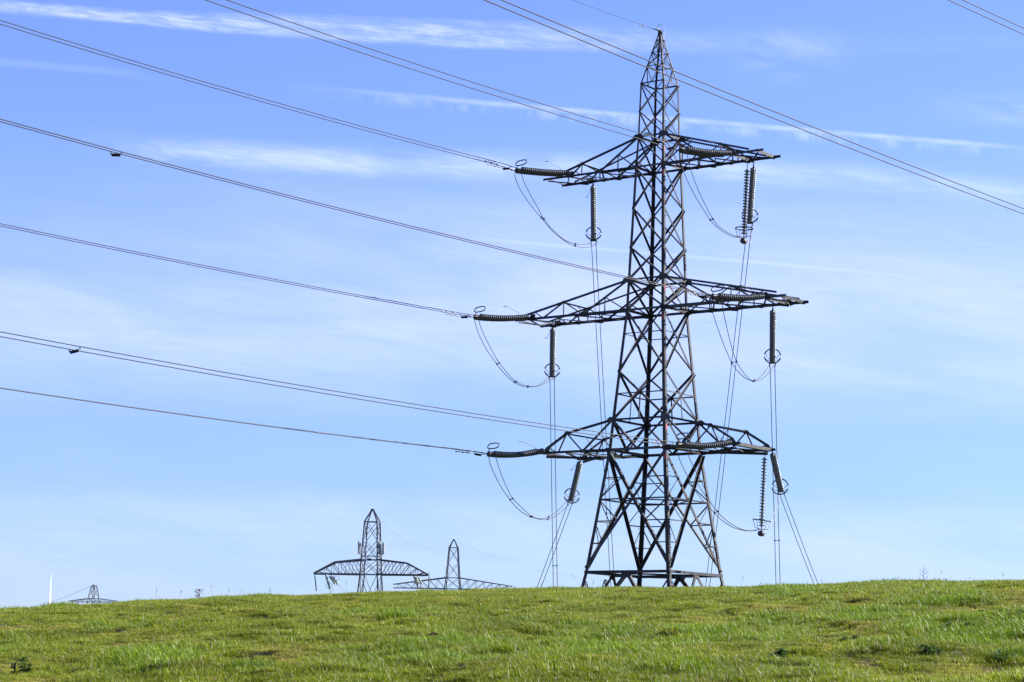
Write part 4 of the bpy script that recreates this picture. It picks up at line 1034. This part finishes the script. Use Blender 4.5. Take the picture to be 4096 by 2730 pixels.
# ------------------------------------------------------------------ pylons beyond the hill
def far_tower(label, T, yaw, hw, arm, widths, peak_hw=.12, name='lattice_pylon', brk=None):
    """T: centre-line points; hw: half widths at collar, arm top, arm bottom, base"""
    zs = [(T['apex'][2], peak_hw), (T['collar'][2], hw[0]), (T['at'][2], hw[1]), (T['ab'][2], hw[2])]
    x0, y0 = T['at'][0], T['at'][1]
    zbase = float(hill(x0, y0)) - .5
    slope = (hw[2] - hw[1]) / max(.5, (T['at'][2] - T['ab'][2]))
    zs.append((zbase, hw[2] + max(slope, .08) * (T['ab'][2] - zbase)))
    tab = sorted(zs)
    t = thing(name, label, 'pylon', (x0, y0, zbase), 'pylons beyond the hill')
    a = Vector((math.cos(yaw), -math.sin(yaw), 0)); v = Vector((math.sin(yaw), math.cos(yaw), 0))
    q = lambda u, w_, z: a * u + v * w_ + UPZ * (z - zbase)
    H = lambda z: interp(tab, z)
    wl, wb = widths
    for s0, s1 in ((-1, -1), (1, -1), (1, 1), (-1, 1)):
        bm = bmesh.new()
        for (z0, h0), (z1, h1) in zip(tab, tab[1:]):
            angle(bm, q(s0 * h0, s1 * h0, z0), q(s0 * h1, s1 * h1, z1), v * s1, wl, wl * .2, .5, -s0 * s1)
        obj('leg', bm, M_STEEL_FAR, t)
    zc = [z for z, _ in tab]
    lev = []
    for z0, z1 in zip(zc, zc[1:]):
        if z1 == zc[-1] and not brk: lev.append((z0, z1, False)); continue
        n = max(1, round((z1 - z0) / (1.75 * max(H(z0), H(z1)) + .2))); n = min(n, 8)
        for i in range(n): lev.append((z0 + (z1 - z0) * i / n, z0 + (z1 - z0) * (i + 1) / n, True))
    for (c0, c1, nn) in (((-1, -1), (1, -1), -v), ((1, -1), (1, 1), a), ((1, 1), (-1, 1), v), ((-1, 1), (-1, -1), -a)):
        bm = bmesh.new()
        for z0, z1, x in lev:
            if not x: continue
            angle(bm, q(c0[0] * H(z0), c0[1] * H(z0), z0), q(c1[0] * H(z1), c1[1] * H(z1), z1), nn, wb)
            angle(bm, q(c1[0] * H(z0), c1[1] * H(z0), z0), q(c0[0] * H(z1), c0[1] * H(z1), z1), nn, wb)
        for z in zc[1:-1]: angle(bm, q(c0[0] * H(z), c0[1] * H(z), z), q(c1[0] * H(z), c1[1] * H(z), z), nn, wb * 1.2)
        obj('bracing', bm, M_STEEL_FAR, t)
    bm = bmesh.new(); cbox(bm, q(0, 0, tab[-1][0]), .5, .5, .32, a, v); obj('peak_cap', bm, M_STEEL_FAR, t)
    zt, zb = T['at'][2], T['ab'][2]
    if arm:
        L, bu, bz, nl = arm['len'], arm.get('bend'), arm.get('bz'), arm['n']
        for sd in (-1, 1):
            bm = bmesh.new(); lcs = []
            for s in (-1, 1):
                lc = bmesh.new(); lcs.append(lc)
                h = H(zb); ht = H(zt); ve = arm.get('ve', .25)
                def bot(u): return q(sd * u, s * (h + (ve - h) * (u - h) / (L - h)), zb)
                def top(u):
                    if bu and u > bu: k = (u - bu) / (L - bu); z = bz + (zb + .1 - bz) * k
                    elif bu: z = zt + (bz - zt) * (u - ht) / (bu - ht)
                    else: z = zt + (zb + arm.get('te', .12) - zt) * (u - ht) / (L - ht)
                    return q(sd * u, s * (h + (ve - h) * (u - h) / (L - h)), z)
                angle(bm, bot(h), bot(L), v * s, arm['w'])
                if bu: angle(bm, top(ht), top(bu), v * s, arm['w']); angle(bm, top(bu), top(L), v * s, arm['w'] * .8)
                else: angle(bm, top(ht), top(L), v * s, arm['w'])
                us = np.linspace(h, L * .93, nl + 1)
                for i in range(1, nl + 1):
                    angle(lc, bot(us[i]), top(us[i]), v * s, wb * .8)
                    if i < nl + 1: angle(lc, top(us[i]) if arm.get('flip') else top(us[i]), bot(us[i - 1]), v * s, wb)
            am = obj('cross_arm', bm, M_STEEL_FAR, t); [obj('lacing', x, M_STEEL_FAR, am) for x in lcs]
    return t, q


t1, q1 = far_tower('far pylon with phone antennas and a wide flat topped cross arm, left of centre', DATA['T1'], math.radians(11), (1.0, 1.29, 1.37), dict(len=9.1, bend=5.7, bz=DATA['T1']['at'][2] - .45, n=6, w=.25, ve=.3), (.20, .092), brk=False)
zb1 = t1.location.z
rel = lambda p: Vector(p) - t1.location
for i, (a, b) in enumerate(DATA['AN']):
    a, b = rel(a), rel(b); bm = bmesh.new(); c = (a + b) / 2
    lathe(bm, b, a - b, [(0, .02), (.01, .17), (.1, .2), ((a - b).length - .1, .2), ((a - b).length - .01, .17), ((a - b).length, .02)], 8)
    an = obj('panel_antenna', bm, M_ANT, t1)
    sgn = 1 if i == 0 else -1
    bm = bmesh.new(); inn = Vector((sgn * (.55 if i != 1 else .15), .35, 0))
    tube(bm, [c + inn * .35 - UPZ * 1.15, c + inn * .35 + UPZ * .75], .05, 6)
    for dz in (-.5, .4): tube(bm, [c + UPZ * dz, c + inn + UPZ * dz], .04, 6)
    obj('mounting_bracket', bm, M_STEEL_FAR, an)
zr = DATA['T1']['at'][2] + .55
bm = bmesh.new(); tube(bm, [q1(1.5 * math.cos(x), 1.5 * math.sin(x), zr) for x in np.linspace(0, 6.2832, 25)], .05, 6); obj('antenna_ring', bm, M_STEEL_FAR, t1)
bm = bmesh.new(); cbox(bm, q1(-.45, -1.4, DATA['T1']['at'][2] + .02), .5, .04, .3); obj('number_plate', bm, M_PLATE, t1)
bm = bmesh.new(); cbox(bm, q1(.1, -1.42, DATA['T1']['at'][2] - .03), .5, .12, .4); obj('equipment_box', bm, M_STEEL_FAR, t1)
t2, q2 = far_tower('far slim pylon with wide tapering cross arms half sunk behind the hill crest', DATA['T2'], math.radians(5), (.85, 1.28, 1.5), dict(len=11.9, n=6, w=.16, te=.7, ve=.5), (.18, .075), brk=False)
t3, q3 = far_tower('smallest most distant pylon low over the crest beside the white turbine blade', DATA['T3'], math.radians(28), (.75, 1.2, 1.3), dict(len=9.6, n=5, w=.15, te=.3, ve=.4), (.18, .09), peak_hw=.5, brk=True)
T4 = DATA['T4']; ap = T4['apex']
t4, q4 = far_tower('far pylon tip peeping over the grass behind the left foot of the big pylon', dict(apex=ap, collar=[ap[0], ap[1], ap[2] - 2.2], at=[ap[0] - .2, ap[1], ap[2] - 6.5], ab=[ap[0] - .2, ap[1], ap[2] - 8.5]), math.radians(35), (.8, 1.2, 1.3), None, (.24, .13), peak_hw=.3, brk=True)


def far_wire(label, pts, r):
    p = smooth(pts, 5); t = thing('earth_wire', label, 'power line', p[0], 'thin wires between the far pylons')
    bm = bmesh.new(); tube(bm, [x - p[0] for x in p], r, 5); obj('wire', bm, M_WIRE, t, True)


far_wire('faint thin wire sagging from the antenna pylon to the slim far pylon', DATA['EW1'], .012)
far_wire('faint thin wire sloping right from the slim far pylon tip', DATA['EW2'], .014)
far_wire('faint thin wire sloping down left from the smallest far pylon toward the blade', DATA['EW3'], .045)
WHERE = ['at the left tip of the antenna pylon arm', 'with a ring, left arm of the antenna pylon', 'nearest the mast on the left arm of the antenna pylon',
         'outer one on the right arm of the antenna pylon', 'inner short pair on the right arm of the antenna pylon', 'at the right tip of the antenna pylon arm']
for (kind, a, b), wh in zip(DATA['I1'], WHERE):
    A, B = Vector(a), Vector(b)
    t = thing('far_insulator', {'thin': 'thin hanging disc insulator ', 'pale': 'pale slanting disc insulator ', 'twin': 'bright double disc insulator '}[kind] + wh, 'insulator', A, 'insulators on the antenna pylon')
    lk = bmesh.new(); tube(lk, [Vector((0, 0, .75 if kind == 'thin' else .35)), Vector((0, 0, -.05))], .05, 6); obj('hanging_link', lk, M_STEEL_FAR, t)
    offs = [Vector((-.22, 0, .02)), Vector((.22, 0, -.02))] if kind == 'twin' else [Vector((0, 0, 0))]
    for o_ in offs: disc_string('disc_string', A + o_, B + o_, 22 if kind == 'thin' else 18, {'thin': .13, 'pale': .19, 'twin': .17}[kind], t, A, 0, M_PORC if kind == 'thin' else M_PALE, 10)
    if kind == 'pale':
        dr = (B - A).normalized(); e1 = Vector((1, 0, 0)); e2 = Vector((0, .35, 1)).normalized()
        bm = bmesh.new(); tube(bm, ring_pts((B - A) * .78, .48, .48, e1, e2), .03, 6); obj('grading_ring', bm, M_FIT, t, True)
        bm = bmesh.new()
        for s in (-1, 1): tube(bm, [(B - A), (B - A) + Vector((.25 * s + .3, 3, -5))], .022, 5)
        obj('dropper_wire', bm, M_WIRE_L, t)
    if kind == 'twin':
        bm = bmesh.new(); dr = B - A
        for s in (-1, 1): tube(bm, [dr + offs[(s + 1) // 2], dr + Vector((4.5, 9, -4.2)) + offs[(s + 1) // 2]], .022, 5)
        obj('dropper_wire', bm, M_WIRE_L, t)
        bm = bmesh.new(); tube(bm, ring_pts(dr * .25 + Vector((.75, 0, .1)), .42, .25, Vector((1, 0, -.3)), UPZ), .02, 5); obj('arcing_loop', bm, M_FIT, t)

# wind turbine far off: only one blade clears the hill ---------------------------------
tip, root = Vector(DATA['TB']['tip']), Vector(DATA['TB']['root'])
zg = float(hill(root.x, root.y))
hub = root.copy()
t = thing('wind_turbine', 'distant white wind turbine showing only its tapering raised blade above the crest', 'wind turbine', (hub.x, hub.y, zg))
bz = Vector((hub.x, hub.y, zg))
bm = bmesh.new(); lathe(bm, Vector((0, 3.5, 0)), UPZ, [(0, 2.2), (hub.z - zg - 1.5, 1.3)], 20); obj('tower', bm, M_WHITE, t, True)
bm = bmesh.new(); quadbox(bm, hub - bz + Vector((-1.7, 1.6, -1.7)), Vector((3.4, 0, 0)), Vector((0, 8, 0)), Vector((0, 0, 3.4))); obj('nacelle', bm, M_WHITE, t)
bm = bmesh.new(); lathe(bm, hub - bz + Vector((0, 1.6, 0)), Vector((0, -1, 0)), [(0, 1.6), (1.6, 1.5), (2.6, .9), (3.0, .05)], 16); obj('hub', bm, M_WHITE, t, True)
dirv = (tip - root); Lb = dirv.length; dv = dirv.normalized()
sd = Vector((.72, .69, 0)); sd = (sd - dv * sd.dot(dv)).normalized(); sn = dv.cross(sd)
for ang in (0, 120, -120):
    Mx = Matrix.Rotation(math.radians(ang), 4, 'Y')
    bm = bmesh.new(); prev = None
    for f, ch in ((0, 2), (.05, 2.1), (.14, 3.5), (.22, 3.7), (.38, 2.7), (.55, 1.6), (.7, .95), (.85, .5), (.96, .25), (1, .08)):
        th = ch * (.5 if f < .08 else .2); c = dv * Lb * f + sd * (-.18 * ch) - Vector((0, 1, 0)) * .9
        ringv = []
        for k in range(10):
            a_ = 2 * math.pi * k / 10
            ringv.append(bm.verts.new(Mx @ (c + sd * math.cos(a_) * ch / 2 + sn * math.sin(a_) * th / 2) + (hub - bz)))
        if prev:
            for k in range(10): bm.faces.new((prev[k], prev[(k + 1) % 10], ringv[(k + 1) % 10], ringv[k]))
        prev = ringv
    obj('blade', bm, M_WHITE, t, True)


# ------------------------------------------------------------------ weeds, stalks, molehills on the turf
def leaf_mat(name, col, tr=.3):
    m = bpy.data.materials.new(name); m.use_nodes = True; t = m.node_tree; q = N(t)
    pr = t.nodes['Principled BSDF']; pr.inputs['Roughness'].default_value = .35; pr.inputs['Specular IOR Level'].default_value = .5
    n = q.noise(q.node('ShaderNodeTexCoord').outputs['Object'], 9.0, 4.0)
    cc = q.mix(q.ramp(n, .3, .7), tuple(c * .65 for c in col) + (1,), tuple(c * 1.35 for c in col) + (1,))
    q.put(pr.inputs['Base Color'], cc)
    tl = q.node('ShaderNodeBsdfTranslucent'); q.put(tl.inputs[0], cc)
    ms = q.node('ShaderNodeMixShader'); ms.inputs[0].default_value = tr
    q.put(ms.inputs[1], pr.outputs[0]); q.put(ms.inputs[2], tl.outputs[0]); q.put(t.nodes['Material Output'].inputs[0], ms.outputs[0])
    return m


M_WEED = leaf_mat('dark_weed_leaf', (0.055, 0.105, 0.022), .34)
M_DOCK = leaf_mat('reddish_dock_leaf', (0.10, 0.035, 0.03), .25)
M_STALK = mat('dry_stalk', (0.17, 0.14, 0.075), .7, .2)
M_EARTH = mat('dug_earth', (0.035, 0.024, 0.016), .95, .05, 0, .4, 9.0)


def leaf(bm, p, d, L, w_, up, rng, lobes=3):
    s = d.cross(up).normalized(); prev = None
    n = 6
    for i in range(n + 1):
        t = i / n
        c = p + d * L * t + up * L * (.32 * t - .55 * t * t)
        ww = w_ * math.sin(math.pi * min(1, t * .9 + .08)) ** .8 * (1.0 if i % 2 else .62)
        a, b, m_ = bm.verts.new(c + s * ww + up * ww * .35), bm.verts.new(c - s * ww + up * ww * .35), bm.verts.new(c)
        if prev: bm.faces.new((prev[0], prev[2], m_, a)); bm.faces.new((prev[2], prev[1], b, m_))
        prev = (a, b, m_)


WEED = dict(a='low dark weed with small leaves in the green bank, right of the pylon', b='small thistle like weed poking from pale turf in the right half', c='narrow upright green weed high on the turf near the right edge', d='small leafy weed just left of the one cut by the right picture edge',
            e='dark leafy weed cut by the right picture edge, below the crest', f='broad dark weed beside a brown earth tuft at right', g='small weed left of the broad earth tuft weed', h='wide scattered weed below the right edge group',
            i='dark clump alone on the bright turf, upper of a slanting pair', j='upright leafy clump on the bright turf, lower of a slanting pair', k='wide dark weed mat low on the right turf', l='large dark weed mat low at the right picture edge',
            m='deep green leafy clump in the lower middle of the turf', n='tall dark thistle clump in the lower left corner', o='small dark weed right of the lower left thistle', p='low dark weed at the bottom edge left of centre',
            q='small dark weed high on the turf below the pylon right leg', r='small dark weed below the pylon middle', s='dark weed on the bright lush turf low right of centre', t='small dark tuft weed just left of the pylon line', u='dark weed in the thatch right of the pylon foot', v='dark mat of weed beside the molehill')
for k, (x, y, wdt) in DATA['W'].items():
    if k in 'abgoqrpstuv': continue
    rng = np.random.default_rng(ord(k)); z = float(terrain(np.array([x]), np.array([y]))[0])
    tall = k in 'nbcsj'
    t = thing('weed_plant', WEED[k], 'weed', (x, y, z), 'dark weeds in the grass')
    R_ = wdt / 2
    nl = int(60 + 420 * R_)
    bm = bmesh.new(); st = bmesh.new()
    ns = max(3, int(R_ * 26)); roots = [(Vector((rng.normal(0, R_ * .42), rng.normal(0, R_ * .3), 0)), rng.uniform(.09, .19) * (1.35 if tall else 1)) for _ in range(ns + 1)]
    for i in range(nl):
        rt, hh = roots[i % len(roots)]
        th = rng.random() * 6.283; h = rng.uniform(.05, 1.0) * hh
        d = Vector((math.cos(th), math.sin(th), rng.uniform(-.1, .9))).normalized()
        leaf(bm, rt + UPZ * h, d, rng.uniform(.05, .11), rng.uniform(.016, .034), UPZ if abs(d.z) < .9 else Vector((1, 0, 0)), rng)
    for rt, hh in roots: tube(st, [rt - UPZ * .03, rt + UPZ * hh * .6, rt + UPZ * hh + Vector((.02, 0, 0))], [.008, .006, .003], 5)
    obj('leaves', bm, M_WEED, t); obj('stem', st, M_WEED, t)

# red leaved dock on the left crest
x, y = DATA['dock']; z = float(terrain(np.array([x]), np.array([y]))[0])
t = thing('dock_plant', 'reddish leafy plant standing up on the left crest', 'weed', (x, y, z))
rng = np.random.default_rng(77); bm = bmesh.new(); st = bmesh.new()
for i in range(34):
    h = rng.uniform(.08, .36); th = rng.random() * 6.283
    leaf(bm, Vector((rng.normal(0, .05) + .05, 0, h)), Vector((math.cos(th), math.sin(th), rng.uniform(-.3, .6))).normalized(), rng.uniform(.06, .13), rng.uniform(.016, .03), UPZ, rng)
for dx in (-.04, .03, .1): tube(st, [(dx * .3, 0, -.02), (dx, 0, .34)], [.008, .004], 5)
obj('leaves', bm, M_DOCK, t); obj('stem', st, M_DOCK, t)

# seeded stalks along the crest
for i, (x, y, h) in enumerate(DATA['ST']):
    if i % 2: continue
    rng = np.random.default_rng(300 + i); z = float(terrain(np.array([x]), np.array([y]))[0])
    t = thing('grass_stalk', 'thin dry grass stalk with a seed head rising above the crest', 'grass stalk', (x, y, z), 'dry seeded stalks along the crest')
    ln = rng.normal(.05, .16) * h
    pts = [Vector((0, 0, -.03)), Vector((ln * .25, 0, h * .55)), Vector((ln, 0, h))]
    bm = bmesh.new(); tube(bm, smooth(pts), .0028, 4); obj('stem', bm, M_STALK, t)
    bm = bmesh.new()
    for j in range(rng.integers(3, 7)):
        p = Vector((ln * (1 - .06 * j), rng.normal(0, .008), h * (1 - .055 * j))); e = p + Vector((rng.normal(.01, .03), rng.normal(0, .02), .035))
        tube(bm, [p, p.lerp(e, .5), e], [.002, .0048, .0012], 5)
    obj('seed_head', bm, M_STALK, t)
# branching dead weed on the right crest
x, y = DATA['branch']; z = float(terrain(np.array([x]), np.array([y]))[0])
t = thing('dead_weed', 'branching dead weed with thin twigs on the right crest', 'weed', (x, y, z))
bm = bmesh.new(); tube(bm, [(0, 0, -.05), (.02, 0, .3), (.03, 0, .58)], [.009, .007, .003], 5)
for h, s, l in ((.1, -1, .22), (.16, 1, .18), (.24, -1, .16), (.3, 1, .2), (.36, -1, .12), (.42, 1, .12)):
    tube(bm, [(.02, 0, h), (.02 + s * l * .6, .01, h + l * .35), (.02 + s * l * .75, .01, h + l * .95)], [.006, .005, .002], 5)
obj('twigs', bm, mat('dead_twig', (.06, .05, .035), .8, .1), t)
# molehills
for key, lab, a, b, h in (('mole', 'small black molehill in the open turf left of the pylon', .28, .22, .12), ('mole2', 'low brown earth mound beside dry thatch in the lower right', .2, .18, .06)):
    x, y = DATA[key][0], DATA[key][1]; z = float(terrain(np.array([x]), np.array([y]))[0])
    bm = bmesh.new(); n, mR = 36, 12; rng = np.random.default_rng(9)
    top = bm.verts.new((0, 0, h)); prev = None
    for j in range(1, mR + 1):
        f = j / mR; row = []
        for i in range(n):
            th = 6.2832 * i / n; rr = f * (1 + .18 * math.sin(3 * th + 1) + .1 * math.sin(5 * th)); zz = h * math.cos(f * 1.57) ** .8 * (1 + rng.normal(0, .12)) - .05 * f
            row.append(bm.verts.new((a * rr * math.cos(th), b * rr * math.sin(th), zz)))
        for i in range(n):
            if prev: bm.faces.new((prev[i], row[i], row[(i + 1) % n], prev[(i + 1) % n]))
            else: bm.faces.new((top, row[i], row[(i + 1) % n]))
        prev = row
    o = obj('molehill', bm, M_EARTH); o.location = (x, y, z + .05); tag(o, lab, 'molehill')
